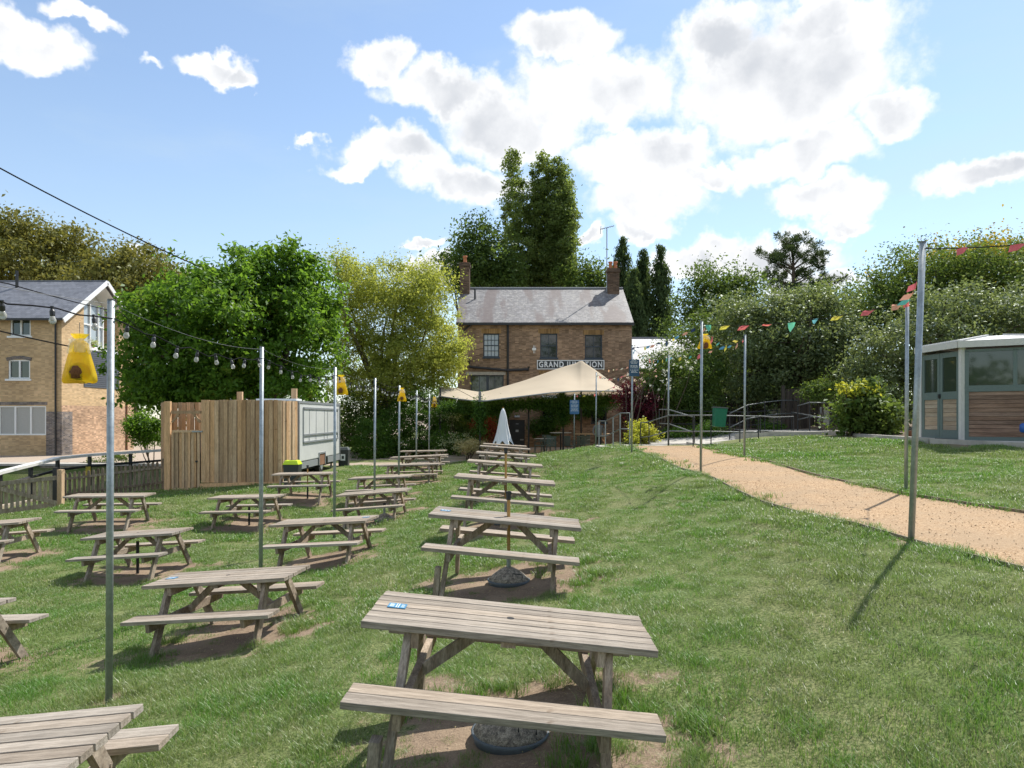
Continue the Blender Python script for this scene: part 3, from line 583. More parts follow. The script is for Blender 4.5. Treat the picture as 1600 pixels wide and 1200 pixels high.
# ---------------------------------------------------------------- building beyond the canal, left
def canal_house():
    YN, XB = 42.0, -27.7; Yf = 50.0; ZB = -.35; ZE = 8.25; ZR = 11.05; YM = 46.0; XL = -52
    e = empty('canalside_building', (XB-5, YN, ZB), 'three storey yellow brick canalside building with grey roof and glazed gable', 'building')
    fx = lambda px: X(px, YN); fz = lambda py: Z(py, YN)
    W1 = [(fx(16),fx(48),fz(525),fz(495)), (fx(13),fx(47),fz(592),fz(562)), (fx(-75),fx(72),fz(680),fz(634))]
    W1 += [(fx(-100),fx(-66),fz(525),fz(495)), (fx(-103),fx(-69),fz(592),fz(562))]
    mb = MB(); xs = sorted({XL, XB, *[q for o in W1 for q in o[:2]]}); zs = sorted({ZB-.3, ZE, 2.75, *[q for o in W1 for q in o[2:]]})
    lo = MB()
    for i in range(len(xs)-1):
        for j in range(len(zs)-1):
            cx, cz = (xs[i]+xs[i+1])/2, (zs[j]+zs[j+1])/2
            if any(o[0] < cx < o[1] and o[2] < cz < o[3] for o in W1): continue
            mb.poly([(xs[i],YN,zs[j]),(xs[i+1],YN,zs[j]),(xs[i+1],YN,zs[j+1]),(xs[i],YN,zs[j+1])])
    for a,b,c,d in W1:
        mb.poly([(a,YN,c),(a,YN+.15,c),(a,YN+.15,d),(a,YN,d)]); mb.poly([(b,YN,c),(b,YN,d),(b,YN+.15,d),(b,YN+.15,c)])
        mb.poly([(a,YN,d),(a,YN+.15,d),(b,YN+.15,d),(b,YN,d)]); mb.poly([(a,YN,c),(b,YN,c),(b,YN+.15,c),(a,YN+.15,c)])
    # gable side, facing right: opening for glazing, louvres
    gy = lambda px: -XB*F/(CX-px)            # pixel column -> distance along the gable wall
    ga, gb = gy(131), gy(186)
    mb.poly([(XB,YN,2.75),(XB,ga,2.75),(XB,ga,ZE+.1+(ga-YN)*.7),(XB,YN,ZE)])
    mb.poly([(XB,gb,2.75),(XB,Yf,2.75),(XB,Yf,ZE),(XB,gb,ZE+(Yf-gb)*.7)])
    mb.poly([(XB,ga,2.75),(XB,gb,2.75),(XB,gb,3.95),(XB,ga,3.95)])
    mb.poly([(XL,Yf,ZB),(XB,Yf,ZB),(XB,Yf,ZE),(XL,Yf,ZE)])
    wpart('wall', mb, 'brick_yellow', e)
    lo.poly([(XB,YN,ZB-.3),(XB,Yf,ZB-.3),(XB,Yf,2.75),(XB,YN,2.75)]); wpart('lower_gable_wall', lo, 'brick_pink', e)
    st = MB(); st.box(fx(72)+.02,XB+.03,YN-.03,YN+.1,ZB-.3,2.35); st.box(XB-.1,XB+.029,YN+.101,YN+1.0,ZB-.3,2.35); st.box(fx(-80),fx(74),YN-.03,YN+.05,fz(634)+.05,fz(628)); wpart('dark_quoins', st, 'brick_black', e)
    # recessed glazing and balcony
    rc = MB(); xr = XB-1.0
    rc.poly([(xr,ga,3.95),(xr,gb,3.95),(xr,gb,9.4),(xr,YM,ZR-.12),(xr,ga,9.6)]); rc.poly([(XB,ga,3.95),(xr,ga,3.95),(xr,ga,9.55),(XB,ga,9.55)]); rc.poly([(XB,gb,3.95),(XB,gb,9.35),(xr,gb,9.35),(xr,gb,3.95)])
    wpart('recess_wall', rc, 'brick_yellow', e)
    gz0, gz1 = 6.62, 9.3
    g1 = MB(); g1.box(XB-.3,XB-.25,ga+.05,gb-1.6,gz0,gz1+.15); wpart('pane', g1, 'glass_light', e)
    f = MB()
    for yy in (ga+.03, ga+.95, ga+1.85, gb-1.6): f.box(XB-.25,XB-.15,yy-.04,yy+.05,6.6,gz1+.2)
    for zz in (6.65, 8.1): f.box(XB-.24,XB-.16,ga,gb-1.6,zz-.05,zz+.05)
    wpart('glazing_frame', f, 'white_paint', e)
    b = MB(); b.box(XB-1.0,XB+.05,ga,gb,6.42,6.58); wpart('balcony', b, 'white_paint', e)
    zb = 4.02
    for k in range(18): q = MB(); q.beam((XB+.02,ga,zb+.13*k),(XB+.02,gb,zb+.13*k), .03, .10); wpart('louvre', q, 'louvre', e)
    bp = MB(); bp.box(XB-.06,XB-.01,ga,gb,3.96,6.41); wpart('louvre_backing', bp, 'louvre', e)
    so = MB(); so.poly([(XB+.2,YN-.3,ZE-.15),(XB+.2,YM,ZR-.15),(XB-1.0,YM,ZR-.15),(XB-1.0,YN-.3,ZE-.15)]); so.poly([(XB+.2,Yf+.3,ZE-.15),(XB-1,Yf+.3,ZE-.15),(XB-1,YM,ZR-.15),(XB+.2,YM,ZR-.15)]); wpart('soffit', so, 'white_paint', e)
    gp = MB(); gp.poly([(XB-.95,ga-.8,9.0),(XB-.95,gb+.7,8.9),(XB-.95,YM,ZR-.1)]); wpart('gable_panel', gp, 'white_paint', e)
    rf = MB(); t = .12; s = (ZR-ZE)/(YM-YN)
    rf.prism([(XL,YN-.45,ZE-s*.45),(XL,YN-.45,ZE-s*.45+t),(XL,YM,ZR+t),(XL,Yf+.45,ZE-s*.45+t),(XL,Yf+.45,ZE-s*.45),(XL,YM,ZR)], (XB+.42-XL,0,0)); wpart('roof', rf, 'slate_left', e)
    for ya in (YN-.5, Yf+.5):
        bg = MB(); bg.beam((XB+.46,ya,ZE-s*.5-.02),(XB+.46,YM,ZR+.02), .06, .28); wpart('bargeboard', bg, 'white_paint', e)
    gt = MB(); gt.beam((XL,YN-.5,ZE-s*.45+.02),(XB+.4,YN-.5,ZE-s*.45+.02), .12, .11); wpart('gutter', gt, 'black_metal', e)
    for px in (88,): dp = MB(); dp.tube([(fx(px),YN-.08,ZE-.2),(fx(px),YN-.08,ZB)], .055, 6); wpart('downpipe', dp, 'black_metal', e)
    dp = MB(); dp.tube([(XB+.06,gy(197),8.3),(XB+.06,gy(197),ZB)], .055, 6); wpart('downpipe', dp, 'brown_board', e)
    rd = MB(); rd.tube([(XL,YM,ZR+.1),(XB+.42,YM,ZR+.1)], .08, 6); wpart('ridge_tiles', rd, 'slate_left', e)
    vp = MB(); vp.tube([(fx(-2)-1.2,45.2,10.3),(fx(-2)-1.2,45.2,11.7)], .1, 6); wpart('vent_pipe', vp, 'black_metal', e)
    for k, (a,b_,c,d) in enumerate(W1):
        big = (b_-a) > 3; w = .09; fr = MB(); y = YN+.04
        fr.box(a,a+w,y,y+.07,c,d); fr.box(b_-w,b_,y,y+.07,c,d); fr.box(a+w,b_-w,y,y+.07,d-w,d); fr.box(a+w,b_-w,y,y+.07,c,c+w)
        nn = 6 if big else 2
        for i in range(1, nn): xx = a+(b_-a)*i/nn; fr.box(xx-.05,xx+.05,y,y+.07,c+w,d-w)
        wn = wpart('window', fr, 'white_paint', e)
        gl = MB(); gl.box(a+w,b_-w,y+.075,y+.085,c+w,d-w); q = part('pane', gl, 'panel_grey' if big else 'glass_garden'); q.parent = wn
        if not big: s_ = MB(); s_.box(a-.15,b_+.1,YN-.09,YN+.04,c-.12,c); wpart('sill', s_, 'white_paint', e)
        if k in (1, 4):
            ar = MB(); n = 9; pts = [(a-.1+(b_-a+.2)*i/n, YN-.01, d+.02+.12*math.sin(math.pi*i/n)) for i in range(n+1)]
            for i in range(n): ar.beam(pts[i], pts[i+1], .05, .2)
            wpart('window_arch', ar, 'brick_black', e)
    for px in (150, 176):
        pl = empty('window_box_plant', (XB-.5, gy(px), 6.58), 'small leafy pot plant standing %s on the gable balcony' % ('left' if px == 150 else 'right'), 'plant')
        PLANTS_LATER.append((pl, (XB-.25, gy(px), 6.9)))
PLANTS_LATER = []
canal_house()

# ---------------------------------------------------------------- foliage
def leaf_mesh(name, pts, nrm, dirs, size, asp, mat, extra=None):
    """one folded rhombic leaf per point"""
    n = len(pts); d = dirs-(dirs*nrm).sum(1)[:, None]*nrm; d /= np.linalg.norm(d, axis=1)[:, None]+1e-9
    s = np.cross(nrm, d); L = size[:, None]
    v = np.empty((n, 4, 3)); v[:, 0] = pts-d*L*.5; v[:, 1] = pts+s*L*asp*.5+nrm*L*.06; v[:, 2] = pts+d*L*.5-nrm*L*.12; v[:, 3] = pts-s*L*asp*.5+nrm*L*.06
    me = bpy.data.meshes.new(name); me.vertices.add(4*n); me.vertices.foreach_set('co', v.ravel().astype(np.float32))
    me.loops.add(4*n); me.loops.foreach_set('vertex_index', np.arange(4*n, dtype=np.int32)); me.polygons.add(n)
    me.polygons.foreach_set('loop_start', np.arange(0, 4*n, 4, dtype=np.int32)); me.update(calc_edges=True); me.materials.append(MATS[mat]); return me
def unit(a): return a/(np.linalg.norm(a, axis=1)[:, None]+1e-9)
def clumps(blobs, n, shell=2.6, lo=0.25):
    """n clump centres in ellipsoids, thicker towards the outside; returns centres and outward directions"""
    w = np.array([b[3]*b[4]*b[5] for b in blobs])**(0.72); k = RNG.choice(len(blobs), n, p=w/w.sum()); B = np.array([b[:6] for b in blobs])[k]
    d = unit(RNG.normal(0, 1, (n, 3))); r = np.maximum(RNG.random(n)**(1/shell), lo)*RNG.uniform(.93, 1.05, n)
    return B[:, :3]+d*B[:, 3:6]*r[:, None], d
def foliage(blobs, ncl, per, cr, leaf, mat, droop=0.3, shell=2.6, up=0.5, asp=0.55, name='crown', lo=.25, flat=.8, hier=.6):
    m_ = max(6, ncl//8); c0, o0 = clumps(blobs, m_, shell, lo); ix = RNG.integers(0, m_, ncl); c1, o1 = clumps(blobs, ncl, shell, lo)
    k_ = (RNG.random(ncl) < hier)[:, None]; c = np.where(k_, c0[ix]+RNG.normal(0, 1, (ncl, 3))*cr*np.array([.8, .8, .55]), c1); o = np.where(k_, o0[ix], o1); n = ncl*per
    cs = np.repeat(c, per, 0); os_ = np.repeat(o, per, 0)
    off = RNG.normal(0, 1, (n, 3))*cr*RNG.uniform(.4, 1.35, ncl).repeat(per)[:, None]*np.array([1, 1, flat])*.5
    p = cs+off; nr = unit(RNG.normal(0, .75, (n, 3))+os_*.45+np.array([0, 0, up])); d = unit(RNG.normal(0, .8, (n, 3))+os_*.5-np.array([0, 0, droop]))
    return leaf_mesh(name, p, nr, d, leaf*RNG.uniform(.6, 1.3, n), asp, mat), c
def limb(mb, a, b, r0, r1, n=6, bend=.12, sides=6):
    a = Vector(a); b = Vector(b); L = (b-a).length; pts = []
    q = Vector((random.uniform(-1, 1), random.uniform(-1, 1), random.uniform(-.2, .6)))*L*bend
    for i in range(n+1):
        t = i/n; pts.append(a.lerp(b, t)+q*math.sin(math.pi*t)*1.0+Vector((random.uniform(-1, 1), random.uniform(-1, 1), 0))*L*.012)
    mb.tube(pts, [r0+(r1-r0)*i/n for i in range(n+1)], sides, cap=False)
def tree(name, label, cat, base, blobs, ncl, per, cr, leaf, mat, tr=.2, fork=None, limbs=14, group=None, bark='bark', **k):
    z = g0(base[0], base[1]) if len(base) < 3 else base[2]
    e = empty(name, (base[0], base[1], z-.05), label, cat, group)
    me, c = foliage(blobs, ncl, per, cr, leaf, mat, **k); o = link('crown', me); par(o, e)
    if tr:
        mb = MB(); top = max(b[2]+b[5]*.5 for b in blobs); cxm = np.mean([b[0] for b in blobs]); cym = np.mean([b[1] for b in blobs])
        fk = fork if fork else z+(top-z)*.35
        mid = (base[0]+(cxm-base[0])*.25, base[1]+(cym-base[1])*.25, fk)
        limb(mb, (base[0], base[1], z-.1), mid, tr, tr*.75, 6, .04, 8)
        for i in range(limbs):
            t = c[random.randrange(len(c))]; 
            if t[2] < fk: t = (t[0], t[1], fk+abs(t[2]-fk)*.5+.4)
            limb(mb, mid, t, tr*.55, tr*.08, 6, .1, 5)
            m_ = Vector(mid).lerp(Vector(t), .5); t2 = c[random.randrange(len(c))]; t2 = Vector(mid).lerp(Vector(t2), .8)
            if (t2-m_).length < 4: limb(mb, m_, t2, tr*.2, tr*.04, 4, .1, 4)
        wpart('trunk', mb, bark, e, smooth=True)
    return e
def B(px, py, rx, ry, Y, dy=0, rd=None):     # ellipsoid that covers a patch of the view at distance Y
    Y = Y+dy; x, y, z = P(px, py, Y); a, b = rx/F*Y, ry/F*Y
    return (x, y, z, a, rd if rd else max(a, b)*.85, b)

leafmat('leaf_lime', (0.06,0.13,0.018), (0.13,0.24,0.035), hi=(0.30,0.34,0.05), transl=.52)  # hi paints sunlit highlight patches into the leaf colour
leafmat('leaf_gold', (0.22,0.28,0.06), (0.36,0.39,0.105), hi=(0.38,0.38,0.11), transl=.5, gloss=.15)
leafmat('leaf_chestnut', (0.12,0.135,0.035), (0.20,0.19,0.06), hi=(0.11,0.15,0.03), transl=.35)
leafmat('leaf_poplar', (0.095,0.145,0.04), (0.17,0.225,0.07), hi=(0.26,0.30,0.09), transl=.5, gloss=.5)
leafmat('leaf_dark', (0.055,0.10,0.025), (0.11,0.165,0.045), transl=.45)
leafmat('leaf_mid', (0.06,0.115,0.025), (0.13,0.185,0.05), hi=(0.16,0.2,0.05), transl=.4)
leafmat('leaf_grey', (0.10,0.145,0.06), (0.18,0.225,0.105), hi=(0.26,0.29,0.16), transl=.38, gloss=.9)
leafmat('leaf_conifer', (0.05,0.085,0.035), (0.10,0.145,0.06), transl=.35, gloss=.15)
leafmat('leaf_pine', (0.04,0.07,0.03), (0.085,0.12,0.05), transl=.2, gloss=.2)
leafmat('leaf_hedge', (0.045,0.105,0.02), (0.11,0.20,0.035), transl=.38)
leafmat('leaf_yellow', (0.24,0.22,0.03), (0.38,0.30,0.045), transl=.4); leafmat('leaf_spring', (0.22,0.3,0.04), (0.42,0.42,0.07), transl=.45); leafmat('leaf_copper', (0.20,0.045,0.025), (0.32,0.09,0.05), transl=.35)
leafmat('leaf_wine', (0.04,0.012,0.02), (0.11,0.02,0.035), transl=.3); leafmat('leaf_variegated', (0.25,0.33,0.15), (0.55,0.58,0.4), transl=.4)
leafmat('leaf_ivy', (0.035,0.085,0.018), (0.09,0.17,0.035), transl=.35); leafmat('petal_pink', (0.7,0.3,0.33), (0.8,0.6,0.6), transl=.4); leafmat('petal_white', (0.75,0.75,0.68), (0.8,0.8,0.75), transl=.4)
leafmat('straw', (0.42,0.36,0.2), (0.55,0.48,0.28), transl=.4)

# big lime tree behind the timber enclosure
Y1 = 31.0
tree('lime_tree', 'broad bright green tree hanging over the timber enclosure', 'tree', (X(435,Y1), Y1),
     [B(365,520,150,105,Y1,0,4.3), B(300,560,110,75,Y1,-1,3.2), B(440,470,85,70,Y1,0), B(270,500,65,60,Y1,.5), B(390,450,55,50,Y1,0), B(485,540,52,85,Y1,-.5), B(240,600,50,36,Y1,-1), B(345,600,120,38,Y1,-1.5,2.5),
      B(330,455,40,35,Y1), B(430,420,42,28,Y1), B(400,402,14,16,Y1,0,.6), B(445,400,14,18,Y1,0,.6), B(285,435,26,20,Y1,0,.8), B(490,420,22,20,Y1,0,.9), B(368,400,16,12,Y1,0,.6), B(470,440,44,40,Y1)],
     1600, 46, .52, .22, 'leaf_lime', tr=.3, fork=2.6, limbs=22, droop=.6, shell=4.0, lo=.55)
# golden locust tree in front of the pub's left end
Y2 = 37.5
tree('locust_tree', 'airy yellow green tree in front of the left end of the pub', 'tree', (X(600,Y2), Y2),
     [B(560,445,42,35,Y2,0,2), B(620,450,62,36,Y2,0,2.4), B(664,470,34,42,Y2,0,2), B(600,500,70,45,Y2,0,2.2), B(678,530,38,45,Y2,0,1.8), B(640,560,62,35,Y2,0,2), B(570,555,44,42,Y2,0,2), B(545,510,34,52,Y2), B(690,575,34,32,Y2,-.4), B(665,430,22,16,Y2,0,1), B(540,420,22,20,Y2,0,1), B(625,415,14,10,Y2,0,.6), B(600,600,60,20,Y2,-1,1.6), B(700,555,22,38,Y2,-.3,1)],
     900, 80, .62, .15, 'leaf_gold', tr=.2, fork=2.6, limbs=15, droop=.35, shell=4.5, lo=.5, hier=.4, bark='bark_pale', asp=.45)
# chestnuts behind the canalside building
Y3 = 66
for lab, bl, n in (('tallest olive brown tree mass behind the left building roof', [B(20,430,130,85,Y3,0,6), B(-60,400,90,80,Y3), B(70,400,70,45,Y3), B(30,365,50,28,Y3), B(110,430,45,60,Y3)], 560),
                   ('lower olive brown tree between the gable and the lime tree', [B(200,450,70,42,Y3-6), B(165,430,40,32,Y3-6), B(240,440,45,40,Y3-6), B(225,520,60,60,Y3-6), B(265,480,50,60,Y3-6)], 380)):
    tree('chestnut_tree', lab, 'tree', (bl[0][0], bl[0][1]), bl, n, 80, 1.3, .36, 'leaf_chestnut', tr=.5, limbs=8, droop=.8, shell=5, group='chestnut trees behind the left building', lo=.6)
# tall poplars behind the pub
Y4 = 64
pop = [('tallest slim poplar standing at the left of the clump behind the pub', [B(802,265,13,30,Y4), B(806,330,24,52,Y4), B(812,400,30,60,Y4), B(815,450,34,40,Y4)]),
       ('poplar with a rounded top in the middle of the clump', [B(848,268,18,30,Y4+.5), B(846,330,24,50,Y4+.5), B(845,400,30,60,Y4+.5)]),
       ('right hand poplar reaching almost as high as its neighbour', [B(873,280,13,36,Y4), B(872,345,20,55,Y4), B(870,415,26,50,Y4)]),
       ('shorter sunlit poplar at the right edge of the clump', [B(888,320,7,34,Y4-1), B(886,385,11,60,Y4-1), B(880,435,17,34,Y4-1)])]
for lab, bl in pop:
    tree('poplar_tree', lab, 'tree', (bl[-1][0], bl[-1][1]), bl, 560, 44, .45, .21, 'leaf_poplar', tr=.22, fork=7, limbs=4, droop=-.6, up=.1, shell=3.5, hier=.35, group='poplars behind the pub', asp=.75)
tree('bushy_tree', 'loose dark green tree with ragged shoots behind the left chimney', 'tree', (X(750,60),60), [B(760,400,42,45,60), B(750,360,16,26,60), B(735,410,30,38,60), B(790,420,38,40,60), B(720,440,20,30,60), B(712,412,10,20,60,0,1), B(770,445,60,30,60)], 330, 50, 1.1, .3, 'leaf_dark', tr=.3, limbs=12, shell=3)
tree('bushy_tree', 'low round green tree between the poplars and the right chimney', 'tree', (X(920,60),60), [B(922,440,30,24,60), B(900,460,25,25,60), B(945,450,22,20,60)], 120, 50, 1.1, .3, 'leaf_mid', tr=.3, limbs=6, shell=4)
# conifers right of the pub: drooping sprays on a cone
def conifer(px, top, w, bot, Y, n, lab, mat='leaf_conifer', group=None, lean=0):
    x, y, z0 = P(px, bot, Y); z1 = Z(top, Y); H = z1-z0; rw = w/F*Y; e = empty('conifer_tree', (x, y, g0(x, y)), lab, 'tree', group)
    nb = n//4; t = np.sort(RNG.random(nb)**.85); ang = RNG.uniform(0, 6.28, nb); ln = rw*1.3*(np.clip(1.0-t, 0, 1)**.68)*RNG.uniform(.5, 1.4, nb)+.1
    cs = []; out = []
    for i in range(nb):
        m = max(3, int(ln[i]/.28)+2); u = (np.arange(m)+.6)/m
        cs.append(np.stack([x+np.cos(ang[i])*ln[i]*u, y+np.sin(ang[i])*ln[i]*u, z0+t[i]*H+ln[i]*(.12*u-.6*u*u)], 1)); out.append(np.tile([math.cos(ang[i]), math.sin(ang[i]), 0], (m, 1)))
    cs = np.concatenate(cs); out = np.concatenate(out); per = 18; cs = np.repeat(cs, per, 0); out = np.repeat(out, per, 0); N = len(cs); k = RNG.random(N)
    p = cs+np.stack([RNG.normal(0, .13, N), RNG.normal(0, .13, N), -k**1.5*1.0], 1)
    me = leaf_mesh('crown', p, unit(RNG.normal(0, .6, (N, 3))+out*.7), unit(np.array([0, 0, -1.0])+RNG.normal(0, .35, (N, 3))+out*.3), .34*RNG.uniform(.6, 1.4, N), .28, MATS[mat].name); par(link('crown', me), e)
    mb = MB(); mb.tube([(x, y, g0(x, y)-.1), (x, y, z0+H*.97)], [.25, .03], 6, cap=False); wpart('trunk', mb, 'bark', e)
conifer(972, 370, 30, 560, 58, 420, 'spiky topped conifer beside the right chimney', group='conifers right of the pub')
conifer(1006, 388, 34, 565, 59, 480, 'middle dark conifer of the group right of the pub', group='conifers right of the pub')
conifer(1031, 383, 28, 565, 57, 420, 'drooping right hand conifer with open sprays', group='conifers right of the pub')
conifer(990, 420, 32, 565, 56, 380, 'shorter conifer in front of the dark group', group='conifers right of the pub')
# Scots pine: tufts on layered boughs
def pine():
    Y = 52; e = empty('pine_tree', (X(1243,Y), Y, 1.0), 'dark spreading pine rising above the right hand trees', 'tree')
    tips = [(1215,378),(1247,376),(1200,398),(1225,400),(1262,392),(1282,398),(1203,425),(1222,430),(1250,420),(1275,418),(1293,405),(1240,445),(1270,445),(1290,440),(1301,446),(1215,448),(1255,462),(1232,465),(1280,425),(1210,412),(1195,400),(1236,392)]
    tr = [P(1245,640,Y), P(1243,560,Y), P(1240,480,Y), P(1240,430,Y), P(1238,385,Y)]; mb = MB(); mb.tube(tr, [.35,.28,.2,.13,.04], 7, cap=False)
    cs = []
    for px, py in tips:
        t = Vector(P(px, py, Y))+Vector((0, random.uniform(-1.8, 1.8), 0)); k = min(py+22, 490); s = Vector(P(1241, k, Y)); limb(mb, s, t, .08, .02, 5, .08, 4)
        for j in range(9):
            u = random.uniform(.45, 1.05); q = s.lerp(t, u)+Vector((random.gauss(0, .4), random.gauss(0, .55), random.uniform(0, .45))); cs.append(tuple(q))
    c = np.array(cs); per = 85; N = len(c)*per; d = unit(RNG.normal(0, 1, (N, 3))+np.array([0, 0, .5])); p = np.repeat(c, per, 0)+d*RNG.uniform(.08, .36, N)[:, None]
    par(link('crown', leaf_mesh('crown', p, unit(np.cross(d, RNG.normal(0, 1, (N, 3)))), d, .24*RNG.uniform(.7, 1.2, N), .22, 'leaf_pine')), e); wpart('trunk', mb, 'bark', e)
pine()
# right-hand belt of trees
GR = 'trees along the right boundary'
def T(lab, base_px, Y, bl, n, per, cr, leaf, mat, name='garden_tree', **k):
    return tree(name, lab, 'tree', (X(base_px, Y), Y), bl, n, per, cr, leaf, mat, group=GR, **k)
T('round dark green tree left of the pine', 1135, 46, [B(1130,460,38,34,46), B(1105,455,24,24,46), B(1160,450,30,24,46), B(1140,500,60,40,46), B(1085,490,30,30,46)], 260, 50, .9, .22, 'leaf_dark', tr=.25)
T('broad grey green tree with a forked trunk behind the ramps', 1245, 30, [B(1240,520,90,55,30,0,2.4), B(1170,530,60,50,30), B(1310,530,60,48,30), B(1240,570,80,35,30), B(1260,480,50,26,30), B(1150,490,40,30,30), B(1195,600,50,26,30), B(1310,580,50,30,30)], 700, 60, .6, .15, 'leaf_grey', tr=.24, fork=3.4, limbs=24, shell=3.5)
T('leafy tree filling the gap beside the annex roof', 1110, 34, [B(1110,560,60,60,34), B(1075,540,30,40,34), B(1140,600,50,45,34), B(1080,610,55,45,34), B(1120,510,40,35,34)], 400, 55, .6, .14, 'leaf_mid', tr=.15)
T('tall green tree with yellow tips at the right edge of the view', 1480, 31, [B(1450,450,70,45,31), B(1530,440,70,45,31), B(1400,470,50,50,31), B(1600,450,60,50,31), B(1500,410,60,25,31), B(1420,425,30,20,31), B(1370,500,35,40,31)], 560, 58, .7, .15, 'leaf_mid', tr=.3, shell=3.5)
T('grey green tree hanging over the summerhouse', 1460, 25.5, [B(1450,530,100,50,25.5,0,2), B(1560,510,80,50,25.5,0,2), B(1380,560,50,50,25.5), B(1500,480,70,30,25.5), B(1640,500,50,60,25.5), B(1400,620,60,50,25.5), B(1600,560,60,50,25.5)], 760, 62, .5, .13, 'leaf_grey', tr=.2, limbs=20, shell=3.5)
T('yellow leaved crown showing above the right hand tree', 1540, 33.5, [B(1500,405,40,18,33.5,0,1.2), B(1560,410,45,22,33.5,0,1.2), B(1450,420,25,14,33.5,0,1), B(1590,430,40,20,33.5,0,1)], 110, 50, 1.0, .16, 'leaf_yellow', tr=.12)
T('dark tree top peeping over the yellow crown at far right', 1560, 38, [B(1545,392,35,14,38), B(1590,395,30,18,38), B(1520,400,20,14,38)], 90, 50, .7, .17, 'leaf_dark', tr=.12)
T('low dark tree on the skyline between the pine and the right hand mass', 1320, 50, [B(1320,480,60,26,50), B(1360,470,40,24,50), B(1270,490,60,24,50)], 150, 50, 1.0, .24, 'leaf_dark', tr=.2)
T('dark understorey tree behind the ramp railings', 1180, 36, [B(1180,610,90,50,36), B(1280,600,80,55,36), B(1370,620,60,60,36)], 360, 55, .7, .17, 'leaf_dark', tr=.15)
# shrubs
def shrub(lab, bl, n, per, cr, leaf, mat, group=None, name='garden_shrub', base=None, **k):
    b0 = bl[0]; base = base or (b0[0], b0[1]); z = g0(*base)
    e = empty(name, (base[0], base[1], z-.02), lab, 'shrub', group); k.setdefault('hier', .15); me, c = foliage(bl, n, per, cr, leaf, mat, name='foliage', **k); par(link('foliage', me), e)
    mb = MB()
    for i in range(6):
        t = c[random.randrange(len(c))]; limb(mb, (base[0]+random.uniform(-.15,.15), base[1]+random.uniform(-.15,.15), z-.05), t, .03, .01, 4, .1, 4)
    wpart('stems', mb, 'bark', e); return e
shrub('rounded clipped green bush right of the grey bin', [B(580,690,28,36,34,0,1.0)], 160, 70, .3, .085, 'leaf_hedge', name='clipped_bush', shell=8, lo=.8)
shrub('tall clipped hedge with a rounded sunlit right end', [B(640,672,50,52,35.5,0,1.3), B(662,660,30,52,35,0,1.2), B(615,690,30,42,35,0,1.2)], 420, 75, .32, .085, 'leaf_hedge', name='clipped_hedge', shell=8, lo=.8)
shrub('dark evergreen hedge filling the back behind the clipped bush', [B(560,660,45,55,37,0,1.4), B(610,650,40,50,38,0,1.2), B(700,650,30,45,38.5,0,1.2), B(520,670,40,50,38,0,1.2)], 480, 70, .5, .11, 'leaf_dark', name='evergreen_hedge')
shrub('pale flowering shrub between the hedge and the copper bush', [B(700,655,22,30,35), B(712,690,32,18,33.5), B(690,690,20,18,33.5)], 150, 46, .35, .10, 'leaf_hedge', name='flowering_shrub')
shrub('cream variegated sprigs in front of the dark hedge', [B(703,650,18,22,34.4), B(715,690,28,14,33), B(716,640,8,10,34)], 60, 24, .3, .11, 'leaf_variegated', name='variegated_shrub')
shrub('copper red shrub left of the closed parasol', [B(757,668,20,16,34), B(768,676,14,12,33.8), B(745,662,10,10,34)], 90, 50, .28, .10, 'leaf_copper', name='copper_shrub')
shrub('pale tufted grass clump beside the tan path', [B(733,697,20,8,31.5,0,.5), B(745,694,12,6,31.5,0,.4)], 60, 60, .25, .16, 'straw', name='ornamental_grass', asp=.12, droop=-.9)
shrub('dark green fern bush below the copper shrub', [B(735,682,18,12,34), B(725,670,14,14,34.5)], 60, 50, .3, .12, 'leaf_dark', name='fern_bush')
shrub('bushy viburnum with white flowers right of the pub', [B(1050,600,50,60,29,0,1.6), B(1085,640,45,42,29), B(1020,620,26,36,28.5), B(1100,590,30,50,29.5), B(1045,560,30,24,29)], 520, 60, .42, .10, 'leaf_dark', name='viburnum')
shrub('deep red leaved shrub behind the signpost', [B(982,620,16,26,28,0,.6), B(1010,632,22,20,28,0,.7), B(1000,650,22,16,28,0,.6)], 150, 50, .3, .09, 'leaf_wine', name='wine_red_shrub')
shrub('pink roses scattered in the shrub by the signpost', [B(985,600,20,20,27.4,0,.3), B(1015,600,24,30,27.2,0,.3)], 16, 9, .10, .07, 'petal_pink', name='rose_bush')
shrub('white blossoms on the viburnum beside the annex roof', [B(1030,560,28,24,27.3,0,.3), B(1060,560,30,30,27.3,0,.3), B(1035,600,20,24,27.3,0,.3)], 40, 12, .10, .07, 'petal_white', name='white_blossom')
shrub('golden leaved shrub at the foot of the ramp railing', [B(1002,672,18,18,25.5,0,.6), B(990,682,12,12,25,0,.4), B(1015,682,14,12,25.5,0,.4)], 70, 40, .25, .09, 'leaf_spring', name='golden_shrub')
shrub('low shrubs between the back ramps', [B(1200,668,24,10,27.5,0,.6), B(1105,672,30,12,26.5,0,.6), B(1060,678,30,12,27,0,.6)], 120, 50, .25, .08, 'leaf_hedge', name='low_shrub')
e_ = shrub('large glossy shrub with yellow top leaves left of the summerhouse', [B(1350,642,36,36,20.5,0,.8), B(1380,652,28,32,20.2), B(1328,655,20,24,20.3), B(1350,615,26,14,20.5)], 240, 34, .34, .15, 'leaf_mid', name='glossy_shrub', up=.7)
shrub('bright yellow young leaves on top of the glossy shrub', [B(1330,606,16,7,20.3,0,.5), B(1352,604,12,6,20.3,0,.5)], 16, 26, .24, .13, 'leaf_spring', name='golden_sprig')
shrub('sunny pale green shrub behind the back ramp', [B(1285,612,30,16,26,0,.6)], 60, 50, .3, .10, 'leaf_mid', name='garden_shrub')
shrub('sunlit shrub beside the corner of the left building', [B(228,672,25,24,33), B(215,660,15,14,33)], 110, 50, .4, .14, 'leaf_lime', name='bank_shrub', base=(X(228,33),33.4))
